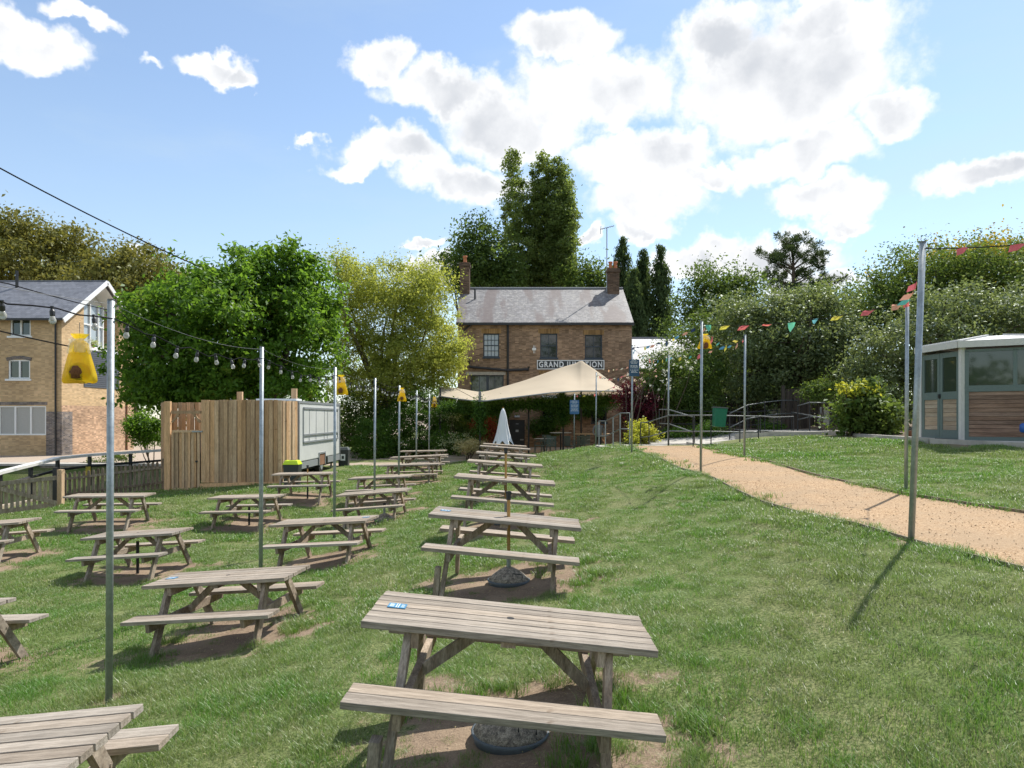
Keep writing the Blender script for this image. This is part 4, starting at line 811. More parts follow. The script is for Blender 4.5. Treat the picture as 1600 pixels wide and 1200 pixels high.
shrub('scrubby weeds growing on the canal wall', [B(100,738,14,10,33.6,0,.3), B(160,722,24,5,33.8,0,.3), B(190,715,20,6,33.8,0,.3)], 60, 30, .25, .10, 'leaf_mid', name='bank_weeds', base=(X(100,33.6),33.6))
for pl, c in PLANTS_LATER:
    me, _ = foliage([(c[0], c[1], c[2], .25, .3, .3)], 14, 30, .2, .11, 'leaf_variegated', name='foliage'); par(link('foliage', me), pl)
    q = MB(); q.lathe((c[0], c[1], c[2]-.3), [(.12,0),(.16,.22)], 10); wpart('pot', q, 'terracotta', pl)
# ivy below the canopy and on the pub wall
def ivy(lab, bl, n, cat='climber'):
    e = empty('ivy', (bl[0][0], bl[0][1], bl[0][2]-bl[0][5]), lab, cat); me, _ = foliage(bl, n, 60, .3, .10, 'leaf_ivy', name='foliage', droop=1.0, shell=2, hier=0); par(link('foliage', me), e)
ivy('long ivy garland hanging under the front of the canopy', [B(690,640,1,1,36,0,.2)]+[B(px,637-(px-750)*.06 if px > 760 else 637,16,6,33,0,.3) for px in range(700,972,16)], 420)
ivy('ivy column wrapped round the canopy post beside the copper shrub', [B(750,640,5,22,31.4,0,.2), B(751,668,3,16,31.4,0,.15)], 50)
ivy('trailing ivy on the canopy post near the blue menu sign', [B(879,635,5,20,33,0,.2), B(881,655,5,12,33,0,.2)], 50)
ivy('dense ivy covering the pub wall left of the back door', [B(700,640,40,28,41.8,0,.4), B(760,640,38,26,42.4,0,.4), B(745,665,42,22,42,0,.4)], 420)
ivy('dark climber filled in to darken the pub wall above the seating', [B(900,640,60,18,42.6,0,.3), B(850,668,26,20,42.5,0,.4)], 260)  # extra dark leaves deepen the shade under the canopy
def backdrop():     # far belt of trees that reads as one mass
    bl = []
    for k in range(64):
        x = -190+k*6.2; bl.append((x+random.uniform(-2,2), 112+random.uniform(-6,6), 3.5, 6, 5, 6+random.uniform(0,4)))
    me, _ = foliage(bl, 1700, 26, 2.2, .8, 'leaf_dark', name='distant_trees', shell=6, lo=.7); o = link('distant_trees', me); tag(o, 'distant belt of dark trees closing the horizon', 'trees', kind='stuff')
backdrop()
def behind():  # unseen trees, heights shaped to darken the window reflections
    bl = []
    for k in range(26):
        x = -75+k*6; hh = 8.5 if x > -2 else 3.2
        bl.append((x+random.uniform(-2,2), -34+random.uniform(-4,4), hh*.7, 5, 4, hh+random.uniform(0,1.5)))
    me, _ = foliage(bl, 1100, 26, 2.2, .8, 'leaf_mid', name='trees_behind', shell=5, lo=.6); o = link('reflected_trees', me); tag(o, 'unseen belt of trees added behind the camera to darken window reflections', 'trees', kind='stuff')
behind()

# ---------------------------------------------------------------- canal, quay, railings left
q = MB(); q.poly([(-400,-40,-1.55),(-15.85,-40,-1.55),(-15.85,33.0,-1.55),(-400,33.0,-1.55)]); struct(part('canal_water', q, 'water'))
q = MB()
for r_ in range(5):
    x = -46.0
    while x < -15.6:
        w = random.uniform(.7, 1.3); q.box(x, min(x+w-.03,-15.6), 32.86+random.uniform(0,.05), 33.3, -1.7+r_*.28, -1.7+r_*.28+.255); x += w
q.box(-46,-15.6,32.95,33.3,-1.8,-.36)
struct(part('canal_wall', q, 'stone'))
q = MB(); q.box(-46,-15.6,32.82,33.9,-.34,-.24); struct(part('quay_coping', q, 'concrete'))
q = MB(); q.box(-15.95,-15.7,8,32.9,-2.2,-.72); struct(part('near_bank_wall', q, 'stone'))

def canal_rail():
    pts = [(X(-60,20.0),20.0,Z(757,20.0)), (X(0,21.5),21.5,Z(738,21.5)), (X(90,24.5),24.5,Z(716,24.5)), (X(140,26),26,Z(711,26)), (X(262,28.6),28.6,Z(703,28.6))]
    e = empty('canal_railing', (pts[2][0], pts[2][1], -.9), 'railing of black posts with a thick white top rail along the canal', 'railing')
    t = MB()
    for a_, b_ in zip(pts[:-1], pts[1:]): t.beam(a_, b_, .26, .09)
    wpart('top_rail', t, 'white_rail', e)
    m = MB(); m.tube([(a, b, c-.42) for a, b, c in pts], .05, 6); wpart('middle_rail', m, 'black_metal', e)
    L = [Vector(p) for p in pts]
    for i in range(len(L)-1):
        n = max(1, round((L[i+1]-L[i]).length/1.35))
        for k in range(n):
            p = L[i].lerp(L[i+1], k/n); q = MB(); q.box(p.x-.05,p.x+.05,p.y-.05,p.y+.05,-1.0,p.z-.06); wpart('post', q, 'black_metal', e)
    s = MB(); p = L[2].lerp(L[3], .9); s.box(p.x+.05,p.x+.22,p.y-.14,p.y-.1,p.z-.75,p.z-.42); wpart('warning_plate', s, 'flag_yellow', e)
canal_rail()

def picket(name, lab, a, b, mat, h=.95, sp=.135, brace=False, posts=True):
    a = Vector(a); b = Vector(b); n = int((b-a).length/sp); u = (b-a).normalized(); nrm = Vector((u.y, -u.x, 0))
    e = empty(name, tuple(a), lab, 'gate' if 'gate' in name else 'fence')
    for k in range(n):
        p = a+u*(k+.5)*sp; gzz = g0(p.x, p.y); q = MB(); w = .042; z0 = gzz+.05; z1 = gzz+h+random.uniform(-.015,.015)
        pts = [p-u*w, p+u*w]; o = nrm*.02
        q.prism([(pts[0].x,pts[0].y,z0),(pts[1].x,pts[1].y,z0),(pts[1].x,pts[1].y,z1-.05),(p.x+u.x*.02,p.y+u.y*.02,z1),(p.x-u.x*.02,p.y-u.y*.02,z1),(pts[0].x,pts[0].y,z1-.05)], tuple(-o)); wpart('slat', q, mat, e)
    for zz in ((.25,h-.2) if not brace else (.1,h-.05)):
        q = MB(); w = .12 if brace else .07; q.beam((a.x+nrm.x*.035,a.y+nrm.y*.035,g0(a.x,a.y)+zz),(b.x+nrm.x*.035,b.y+nrm.y*.035,g0(b.x,b.y)+zz), .03, w); wpart('rail', q, mat, e)
    if brace:
        for q0, q1 in ((.35, 1.0),):
            p0, p1 = a.lerp(b, q0), a.lerp(b, q1); q = MB(); q.beam((p0.x+nrm.x*.05,p0.y+nrm.y*.05,g0(p0.x,p0.y)+h-.08),(p1.x+nrm.x*.05,p1.y+nrm.y*.05,g0(p1.x,p1.y)+.14), .03, .12); wpart('brace', q, mat, e)
    if posts:
        m = max(2, int((b-a).length/1.9)+1)
        for k in range(m):
            p = a.lerp(b, k/(m-1)); q = MB(); g_ = g0(p.x, p.y); q.box(p.x-.05,p.x+.05,p.y-.05,p.y+.05,g_-.1,g_+h+.08); wpart('post', q, mat, e)
picket('picket_fence', 'dark weathered picket fence between the canal gate and the timber enclosure', (X(98,21.9),21.9,0), (X(256,22.6),22.6,0), 'old_picket')
picket('picket_gate', 'low weathered picket gate with a diagonal brace at the left edge', (X(-70,19.0),19.0,0), (X(88,20.6),20.6,0), 'pale_picket', brace=True, posts=False)
q = MB(); x_, y_ = X(95,20.9), 20.9; g_ = g0(x_, y_); q.box(x_-.07,x_+.07,y_-.07,y_+.07,g_-.1,g_+1.12); tag(part('gate_post', q, 'fence_wood'), 'square reddish timber gate post beside the picket gate', 'post')
q = MB(); x_, y_ = X(87,21.3), 21.3; g_ = g0(x_, y_); q.box(x_-.06,x_+.06,y_-.06,y_+.06,g_-.1,g_+1.18); tag(part('gate_post', q, 'black_metal'), 'dark gate post standing just behind the reddish one', 'post')

# ---------------------------------------------------------------- timber enclosure and catering trailer
def planks(e, a, b, z0, z1, mat='fence_wood', w=.15, over=.012, t=.022, name='plank'):
    a = Vector((a[0], a[1], 0)); b = Vector((b[0], b[1], 0)); n = max(1, round((b-a).length/w)); u = (b-a)/n; nn = u.normalized(); out = Vector((nn.y, -nn.x, 0))
    for k in range(n):
        p0, p1 = a+u*k, a+u*(k+1); o = out*(.024 if k % 2 else 0); g1 = .007
        zb = z0 if not callable(z0) else z0((p0.x+p1.x)/2, (p0.y+p1.y)/2); q = MB(); zt = z1+random.uniform(-.012, .012)
        q.quadbox([(p0.x+nn.x*g1+o.x,p0.y+nn.y*g1+o.y,zb),(p1.x-nn.x*g1+o.x,p1.y-nn.y*g1+o.y,zb),(p1.x-nn.x*g1+o.x-out.x*t,p1.y-nn.y*g1+o.y-out.y*t,zb),(p0.x+nn.x*g1+o.x-out.x*t,p0.y+nn.y*g1+o.y-out.y*t,zb),
                   (p0.x+nn.x*g1+o.x,p0.y+nn.y*g1+o.y,zt),(p1.x-nn.x*g1+o.x,p1.y-nn.y*g1+o.y,zt),(p1.x-nn.x*g1+o.x-out.x*t,p1.y-nn.y*g1+o.y-out.y*t,zt),(p0.x+nn.x*g1+o.x-out.x*t,p0.y+nn.y*g1+o.y-out.y*t,zt)])
        wpart(name, q, mat, e)
def gap_shade_backing(e, a, b, z0, z1, d=.06):  # added dark sheet behind the planks so the gaps read as shade
    a = Vector((a[0], a[1], 0)); b = Vector((b[0], b[1], 0)); n = (b-a).normalized(); o = Vector((-n.y, n.x, 0))*d; q = MB(); q.beam((a.x+o.x,a.y+o.y,(z0+z1)/2),(b.x+o.x,b.y+o.y,(z0+z1)/2), .03, z1-z0-.04); wpart('gap_shade_backing', q, 'dark_timber', e)
def enclosure():
    YE = 22.3; xl, xr = X(314,YE), X(441,YE); zt = Z(625,YE)
    e = empty('timber_screen', ((xl+xr)/2, YE, -.3), 'tall close boarded timber screen around the catering trailer', 'fence')
    planks(e, (xl,YE), (xr,YE), Z(754,YE), zt); planks(e, (xr+.01,YE+.03), (X(465,23.1),23.1), Z(756,YE), zt-.02)
    gap_shade_backing(e, (xl,YE), (xr,YE), Z(754,YE), zt); gap_shade_backing(e, (xr+.01,YE+.03), (X(465,23.1),23.1), Z(756,YE), zt-.02)
    q = MB(); q.beam((xl,YE-.05,Z(760,YE)),(xr,YE-.05,Z(757,YE)), .04, .2); wpart('gravel_board', q, 'fence_wood', e)
    for px, py, yy in ((374,612,24.5),(459,607,24.6)):
        q = MB(); q.box(X(px-4,yy),X(px+4,yy),yy,yy+.12,-.2,Z(py,yy)); wpart('post', q, 'fence_wood', e)
    xg = X(262,YE); gl = X(268,YE)
    q = MB(); q.box(xg-.09,xg+.1,YE-.05,YE+.06,-.5,Z(627,YE)); wpart('post', q, 'fence_wood', e)
    planks(e, (X(252,25.2),25.2), (X(330,25.2),25.2), -.3, Z(629,25.2)); planks(e, (xg-.05,YE+.1), (X(252,25.2),25.2), -.3, Z(628,23.5))
    q = MB(); q.beam((gl,YE,Z(644,YE)),(xl,YE,Z(644,YE)), .07, .1); q.beam((gl+.02,YE,Z(660,YE)),(gl+.25,YE,Z(646,YE)), .05, .07); q.beam((xl-.02,YE,Z(660,YE)),(xl-.25,YE,Z(646,YE)), .05, .07); wpart('lintel_beam', q, 'fence_wood', e)
    g2 = empty('boarded_gate', (gl, YE, -.45), 'narrow boarded timber gate at the left of the tall screen', 'gate'); z0, z1 = Z(766,YE), Z(673,YE)
    planks(g2, (gl+.03,YE+.03), (xl-.05,YE+.03), z0, z1, w=.10); gap_shade_backing(g2, (gl+.03,YE+.03), (xl-.05,YE+.03), z0, z1)
    q = MB(); q.box(gl+.02,xl-.04,YE-.01,YE+.02,z1-.06,z1+.02); q.box(gl+.02,xl-.04,YE-.01,YE+.02,z0,z0+.07); q.box(xl-.12,xl-.04,YE-.015,YE+.018,z0+.07,z1-.06); q.box(gl,gl+.07,YE-.015,YE+.018,z0+.07,z1-.06); wpart('frame', q, 'fence_wood', g2)
    q = MB(); q.box(xl-.28,xl+.06,YE-.04,YE-.015,z1-.05,z1+.0); wpart('bolt', q, 'trim_grey', g2)
    q = MB(); q.lathe((0,0,0), [(.035,0),(.035,.03)], 10); q = q; o = part('latch_knob', q, 'black_metal'); o.rotation_euler = (R(90),0,0); o.location = (xl-.13,YE-.02,Z(721,YE)); par(o, g2)
enclosure()
def trailer():
    Xs = -7.25; ya, yb = 23.2, 28.7; zt = Z(627,23.2); zb = .22; yy = lambda px: -Xs*F/(CX-px)
    e = empty('catering_trailer', (Xs-1, (ya+yb)/2, -.1), 'white catering trailer with closed serving hatch behind the timber screen', 'trailer')
    q = MB(); q.box(Xs-2.1,Xs,ya,yb,zb+.25,zt-.04); wpart('body', q, 'trailer_white', e, bevel=.03)
    q = MB(); q.box(Xs-2.12,Xs+.02,ya-.02,yb+.02,zt-.06,zt+.02); wpart('roof_trim', q, 'trim_grey', e)
    wpart('skirt', MB().box(Xs-.03,Xs+.015,ya,yy(496),zb,zb+.23), 'trim_grey', e); wpart('skirt', MB().box(Xs-.03,Xs+.015,yy(512),yb,zb,zb+.23), 'trim_grey', e)
    for y in (ya+.03, yb-.03): q = MB(); q.box(Xs-.02,Xs+.025,y-.03,y+.03,zb,zt); wpart('corner_trim', q, 'trim_grey', e)
    y0, y1 = yy(473.5), yy(527); z1 = Z(637,y0); z2 = z1-1.2; z3 = z2+.24
    q = MB(); q.box(Xs,Xs+.02,y0+.05,y1-.05,z3+.04,z1-.05); hp = wpart('hatch', q, 'trailer_white', e)
    q = MB(); q.box(Xs,Xs+.05,y0,y1,z1-.05,z1+.02); q.box(Xs,Xs+.04,y0,y1,z3-.02,z3+.04); q.box(Xs,Xs+.05,y0,y1,z2-.03,z2+.03); q.box(Xs,Xs+.03,y0-.03,y0+.03,z2,z1); q.box(Xs,Xs+.03,y1-.03,y1+.03,z2,z1); wpart('hatch_frame', q, 'trim_grey', e)
    for px in (482.5, 493, 506, 511): y = yy(px); q = MB(); q.box(Xs+.02,Xs+.03,y-.012,y+.012,z2,z1-.05); wpart('panel_joint', q, 'trim_grey', e)
    yw = yy(503); q = MB(); q.tube([(Xs-.24,yw,.18),(Xs-.03,yw,.18)], .3, 16); w = wpart('wheel', q, 'rubber', e); q = MB(); q.tube([(Xs-.03,yw,.18),(Xs-.01,yw,.18)], .17, 14); h = part('rim', q, 'trim_grey'); h.parent = w; h.matrix_parent_inverse = w.matrix_parent_inverse.copy() if False else Matrix.Identity(4)
    q = MB(); q.box(Xs-.02,Xs+.03,yw-.45,yw+.45,.62,.68); q.box(Xs-.02,Xs+.03,yw-.45,yw-.39,.2,.62); q.box(Xs-.02,Xs+.03,yw+.39,yw+.45,.2,.62); wpart('wheel_arch', q, 'trim_grey', e)
    q = MB(); q.box(Xs-.01,Xs+.004,yw-.38,yw+.38,.2,.61); wpart('wheel_arch_panel', q, 'brown_board', e)  # plain brown panel filling the wheel arch
    q = MB(); q.box(Xs-1.6,Xs-.2,ya+.4,ya+1.0,zt+.02,zt+.1); wpart('roof_vent', q, 'white_paint', e)
    q = MB(); q.beam((Xs-.4,ya+.2,-.15),(Xs-.4,ya+.2,.4), .06, .06); wpart('corner_leg', q, 'galvanised', e); q = MB(); q.beam((Xs-.3,yb-.2,-.15),(Xs-.3,yb-.2,.4), .06, .06); wpart('corner_leg', q, 'galvanised', e)
    q = MB(); q.box(Xs-1.9,Xs-.2,ya+.1,yb-.1,.1,zb+.25); wpart('chassis', q, 'rubber', e)
trailer()
def bin_(lab, x, y, z, w, h, lid, body, label_plate=False):
    e = empty('recycling_bin', (x, y, z), lab, 'bin'); q = MB(); a, b = w*.42, w*.5
    q.quadbox([(-a,-a*.8,0),(a,-a*.8,0),(a,a*.8,0),(-a,a*.8,0),(-b,-b*.8,h*.86),(b,-b*.8,h*.86),(b,b*.8,h*.86),(-b,b*.8,h*.86)]); part('body', q, body, e, bevel=.02)
    q = MB(); c = b*1.06; q.quadbox([(-c,-c*.85,h*.86),(c,-c*.85,h*.86),(c,c*.85,h*.86),(-c,c*.85,h*.86),(-c*.75,-c*.6,h),(c*.75,-c*.6,h),(c*.75,c*.6,h),(-c*.75,c*.6,h)]); l = part('lid', q, lid, e, bevel=.02)
    q = MB(); q.lathe((0,0,h), [(b*.5,-.01),(b*.5,.006)], 16, 1, .7); o = part('aperture', q, 'rubber', l)
    if label_plate: q = MB(); q.box(-.1,.1,-b*.8-.012,-b*.8-.006+.0,h*.38,h*.68); part('notice', q, 'print_white', e); q = MB(); q.box(-.05,.05,-b*.8-.016,-b*.8-.0125,h*.46,h*.6); part('pictogram', q, 'bin_dark', e)
bin_('dark bin with a lime green lid at the corner of the timber screen', X(457,21.9), 21.9, Z(719,21.9)-.97, .5, .97, 'lime_plastic', 'bin_dark')
bin_('dark grey bin with a white notice at the far end of the trailer', X(537.5,29.3), 29.3, Z(732,29.3), .46, .92, 'bin_grey', 'bin_dark', True)

# ---------------------------------------------------------------- picnic tables
def make_table():
    L, Wd, H = 1.75, .72, .75; root = empty('picnic_table', (0,0,0)); pw = Wd/6
    def plank(x0, x1, yc, w, z1, t): q = MB(); q.box(x0,x1,yc-w/2,yc+w/2,z1-t,z1); return q
    P0 = plank(-L/2, L/2, 0, pw-.013, 0, .042).mesh('plank', MATS['weathered_wood']); fixn(P0)
    S0 = plank(-L/2+.02, L/2-.01, 0, .132, 0, .040).mesh('seat_plank', MATS['weathered_wood']); fixn(S0)
    for k in range(6):
        link('plank', P0, root, (random.uniform(-.004,.004), -Wd/2+pw*(k+.5), H+random.uniform(-.0015,.0015)), bevel=.004)
    for s in (-1, 1):
        for k in range(2): link('seat_plank', S0, root, (random.uniform(-.004,.004), s*(.568+.138*k), .45+random.uniform(-.001,.001)), bevel=.004)
    for sx in (-1, 1):
        for sy in (-1, 1):
            q = MB(); x = sx*.6; a = Vector((x, sy*.235, H-.045)); b = Vector((x, sy*.70, -.12)); q.beam(a, b, .095, .045, up=(1,0,0)); 
            q.tube([(x-sx*.0-.03,sy*.44,.385),(x+.03,sy*.44,.385)], .011, 6); part('leg', q, 'weathered_wood_leg', root)
        q = MB(); x = sx*.552; q.box(x-.0225,x+.0225,-.75,.75,.315,.408); part('seat_bearer', q, 'weathered_wood_leg', root)
        q = MB(); q.box(x-.0225,x+.0225,-.33,.33,H-.137,H-.044); part('top_bearer', q, 'weathered_wood_leg', root)
        q = MB(); q.beam((sx*.14,0,H-.06),(sx*.525,0,.37), .045, .07); part('brace', q, 'weathered_wood_leg', root)
    q = MB(); q.box(-.045,.045,-.31,.31,H-.085,H-.044); part('centre_batten', q, 'weathered_wood_leg', root)
    q = MB(); q.lathe((0,0,H-.004), [(.024,0),(.024,.0065)], 12); part('parasol_hole', q, 'rubber', root)
    return root
def extension(root, x, y, z1):
    q = MB(); q.box(x-.09,x-.03,y-.045,y+.045,-.15,z1); part('leg_extension', q, 'weathered_wood_leg', root)
def plaque(root, x=-.74, y=.02):
    q = MB(); q.box(x-.045,x+.07,y-.06,y+.035,.7515,.757); p = part('plaque', q, 'slate_tile_plaque', root)
    q = MB()
    for a, b in ((.012,.02),(.026,.03)): q.box(x-.0+a-.005,x+a,y-.055,y+.03,.7571,.7576)
    for k in range(3): q.box(x-.035,x-.006,y-.04+k*.022,y-.03+k*.022,.7571,.7576); q.box(x+.04,x+.06,y-.04+k*.022,y-.032+k*.022,.7571,.7576)
    o = part('printing', q, 'print_white', p)
LABELS = {
 'C1':'large weathered picnic table nearest the camera with a blue number plaque','C2':'second middle column table with a parasol pole through its top','C3':'third picnic table of the middle column, behind the capped parasol pole',
 'C4':'fourth picnic table of the middle column','C5':'fifth picnic table of the middle column, with a black pole stub','C6':'sixth picnic table of the middle column, second from the closed parasol','C7':'farthest picnic table of the middle column, just below the closed white parasol',
 'L0':'picnic table cut off by the bottom left corner of the view','L1':'picnic table with a faded blue plaque between the first and second lamp poles','L2':'picnic table just behind the second lamp pole, grey parasol base beyond it','L3':'picnic table right of the third lamp pole, with a parasol base under it',
 'L4':'picnic table crossed by the fourth lamp pole','L5':'long picnic table crossed by the fifth lamp pole','L6':'long picnic table second from the hedge end of the lamp pole row','L7':'farthest picnic table of the lamp pole row, in front of the hedge',
 'M1':'picnic table with a black pole stub, partly behind the first lamp pole','M2':'picnic table in front of the tall timber screen, left of the second lamp pole','M3':'picnic table beside the catering trailer and lime lidded bin',
 'P0':'picnic table of which only the right end shows at the lower left edge','P1':'picnic table cut by the left edge, in front of the braced picket gate','P2':'picnic table in front of the dark picket fence by the canal'}
proto = make_table()
for i, (k, (x, y, z, ya, ro, sc)) in enumerate(TABLES.items()):
    t = proto if i == len(TABLES)-1 else copy_tree(proto)
    tz = z-.75*math.cos(ro); t.location = (x+ .75*math.sin(ro), y, tz); t.rotation_euler = (0, -ro, ya); t.scale = (sc, 1, 1)
    tag(t, LABELS[k], 'picnic table', 'picnic tables set out on the lawn')
    if k in ('C1', 'C2'): extension(t, -.6, -.70, .24)
    if k in ('C1', 'L1', 'C2'): plaque(t)
    if k == 'L2': plaque(t, .72, .1)

def stand(lab, x, y, ztop, zbase=None, cone=True, cap=True, wood=True, r=.02):
    z = g0(x, y) if zbase is None else zbase; e = empty('parasol_stand', (x, y, z), lab, 'parasol stand', 'parasol stands left under the tables')
    if cone:
        q = MB(); q.lathe((0,0,0), [(.235,-.04),(.245,0),(.255,.022),(.243,.027)], 28); part('tray', q, 'tray_grey', e, smooth=True)
        q = MB(); q.lathe((0,0,0), [(.243,.024),(.18,.085),(.11,.135),(.05,.165),(.03,.168)], 28); part('gravel_fill', q, 'gravel', e, smooth=True)
        q = MB(); q.tube([(.05,-.2,.10),(.05,-.2,.135),(.16,-.2,.12),(.16,-.2,.085)], .006, 6); part('handle', q, 'black_metal', e)
    q = MB(); q.tube([(0,0,.0),(0,0,min(.36,max(.19,ztop-z)))], .026, 10); part('sleeve', q, 'galvanised' if cone else 'black_metal', e)
    h = ztop-z
    if h > .4:
        q = MB(); q.tube([(0,0,.3),(0,0,h)], r, 10); part('pole', q, 'pole_wood' if wood else 'black_metal', e)
        if cap: q = MB(); q.tube([(0,0,h-.10),(0,0,h)], .03, 10); q.tube([(-.035,0,h-.02),(.035,0,h-.02)], .018, 8); part('cap', q, 'black_metal', e)
stand('empty gravel filled parasol base under the nearest table', -.01, 4.40, .18)
stand('wooden parasol pole with black cap through the second middle table', -.04, 8.12, 1.12)
stand('wooden parasol pole rising from the third middle table', -.11, 12.07, 1.46)
stand('short black pole stub under the fourth middle table', -.16, 16.03, .62, cone=False, wood=False)
stand('grey gravel parasol base under the table right of the third lamp pole', -3.12, 16.7, -.1)
stand('black pole stub leaning under the table left of the first lamp pole', X(226,12.9), 12.66, Z(845,12.7), cone=False, cap=False, wood=False, r=.028)
stand('black pole stub under the table before the timber screen', X(390,17.4), 17.37, -.28, cone=False, cap=False, wood=False, r=.028)
stand('thin wooden pole with black fittings through the trailer side table', X(480,20.1), 20.14, Z(727,20.1), cone=False, r=.018)

# ---------------------------------------------------------------- poles, festoon lights, fly bags
def pole(lab, base, top, r=.03, group='galvanised lamp poles left of the tables', sleeve=True):
    e = empty('lamp_pole', base, lab, 'pole', group); q = MB(); d = Vector(top)-Vector(base)
    q.tube([(0,0,-.1), tuple(d)], r, 12); part('shaft', q, 'galvanised', e, smooth=True)
    q = MB(); q.tube([tuple(d-Vector((0,0,.002))), tuple(d+Vector((0,0,.012)))], r*1.05, 12); q.tube([tuple(d+Vector((0,0,-.05))), tuple(d+Vector((r*2.2,0,-.05)))], .006, 6); part('cap_and_eye', q, 'wire', e)
XP = -3.76; TOPZ = 3.06; PY = [6.2+4.12*k for k in range(8)]; DX = [.10,-.04,0,.02,0,0,0,0]
names = ['nearest','second','third','fourth','fifth','sixth','seventh','eighth and farthest']
tops = []
for k, y in enumerate(PY):
    x = XP+DX[k]; t = (x+.02, y, TOPZ); tops.append(t); pole('%s galvanised lamp pole of the left row' % names[k], (x, y, g0(x, y)), t)
tops = [(XP, PY[0]-4.1, TOPZ)]+tops
x = XP; pole('galvanised lamp pole beside the camera at the start of the left row', (x, PY[0]-4.1, g0(x, PY[0]-4.1)), tops[0])
def festoon():
    e = empty('festoon_lights', (XP, 20, 2.9), 'string of clear bulbs on black cable running along the left lamp poles', 'string lights')
    bm = MB(); bm.lathe((0,0,-.165), [(.004,0),(.022,.008),(.032,.03),(.032,.045),(.024,.068),(.016,.085)], 12); bm.v = [(a*.8,b*.8,c*.8) for a,b,c in bm.v]; BM = bm.mesh('bulb', MATS['glass_bulb']); fixn(BM); BM.shade_smooth()
    sm = MB(); sm.lathe((0,0,-.085), [(.017,0),(.024,.01),(.024,.05),(.014,.07),(.014,.085),(.018,.085),(.018,.1)], 10); sm.v = [(a*.8,b*.8,c*.8) for a,b,c in sm.v]; SM = sm.mesh('lamp_holder', MATS['black_metal']); fixn(SM)
    q = MB(); w = MB()
    for k in range(len(tops)-1):
        a = Vector(tops[k])+Vector((.04,0,-.17)); b = Vector(tops[k+1])+Vector((.04,0,-.17)); pts = para(a, b, .13 if k else .06, 16)
        for i, p in enumerate(pts): p.z += .03*math.sin(i*2.1+k)*math.sin(math.pi*i/16)
        q.tube(pts, .0065, 5); w.tube(para(Vector(tops[k])+Vector((0,0,-.03)), Vector(tops[k+1])+Vector((0,0,-.03)), .1, 10), .0022, 4)
        n = 8
        for j in range(n):
            t = (j+.4)/n; f = t*16; i = int(f); p = pts[i].lerp(pts[i+1], f-i)
            s = link('lamp_holder', SM); s.location = p-Vector(e.location); s.parent = e; s.rotation_euler = (random.uniform(-.35,.35), random.uniform(-.35,.35), 0)
            b_ = link('bulb', BM); b_.parent = s
    wpart('cable', q, 'cable_black', e); wpart('catenary_wire', w, 'wire', e)
festoon()
def cable(lab, pts, r, sag=.0):
    q = MB(); out = []
    for i in range(len(pts)-1): out += para(pts[i], pts[i+1], sag, 14)[:-1]
    out.append(Vector(pts[-1])); q.tube(out, r, 6); tag(part('overhead_cable', q, 'cable_black'), lab, 'cable')
cable('thick black overhead cable running down from the upper left into the green tree', [P(-220,140,17), P(310,416,26.5)], .022, .18)
cable('thin black cable crossing in front of the left building roof', [P(-80,416,7.5), P(12,443,9), P(190,489,15), P(262,552,25)], .008, .02)
cable('black cable running in from the left edge to the first yellow bag', [P(-100,492,5.0), P(118,543,6.05)], .006, .01)
def bag(lab, px, py, Y, h=.42):
    top = P(px, py, Y); e = empty('wasp_trap_bag', top, lab, 'bag', 'yellow bags hung from the poles'); n = 24
    def shell(prof, mat, name, fr=.06, fl=1.0):
        q = MB(); 
        for i, (w, d, z) in enumerate(prof):
            for j in range(n):
                t = 2*math.pi*j/n; k = 1+fr*math.sin(5*t+i*.7)+fr*.6*math.sin(9*t+i); q.v.append((w*k*math.cos(t), d*k*math.sin(t), z*h+(.012*math.sin(3*t) if i == len(prof)-1 else 0)))
        for i in range(len(prof)-1):
            for j in range(n): q.f.append((i*n+j, i*n+(j+1)%n, (i+1)*n+(j+1)%n, (i+1)*n+j))
        if name == 'bag': q.f.append(tuple((len(prof)-1)*n+j for j in range(n)))
        return part(name, q, mat, e, smooth=True)
    shell([(.075,.05,-.0),(.05,.035,-.08),(.03,.025,-.12),(.055,.04,-.16),(.075,.05,-.2),(.085,.06,-.35),(.115,.065,-.6),(.145,.07,-.85),(.155,.05,-.97),(.15,.03,-1.0)], 'bag_yellow', 'bag')
    shell([(.10,.05,-.1),(.075,.05,-.16),(.088,.062,-.24),(.10,.064,-.36),(.085,.055,-.42)], 'bag_clear', 'clear_collar', .1)
    q = MB(); q.lathe((0,0,-.8*h), [(.02,-.065),(.07,-.05),(.085,0),(.07,.055),(.03,.085)], 14); part('bait_ball', q, 'bag_contents', e, smooth=True)
    q = MB(); q.tube([(0,0,-.1*h),(0,0,.1)], .003, 4); part('hook_wire', q, 'wire', e)
bag('large yellow wasp trap bag hanging in front of the left building', 124.5, 522, 5.95)
bag('yellow wasp trap bag hanging beside the third lamp pole', 533, 586, 14.75, .42); bag('yellow wasp trap bag hanging beside the fifth lamp pole', 628, 606, 22.6, .44)
bag('farthest yellow bag, hanging by the canopy corner', 679, 620, 33.5, .5); bag('yellow bag hanging behind the tall pole by the gravel path', 1101.5, 522, 14.4, .3)

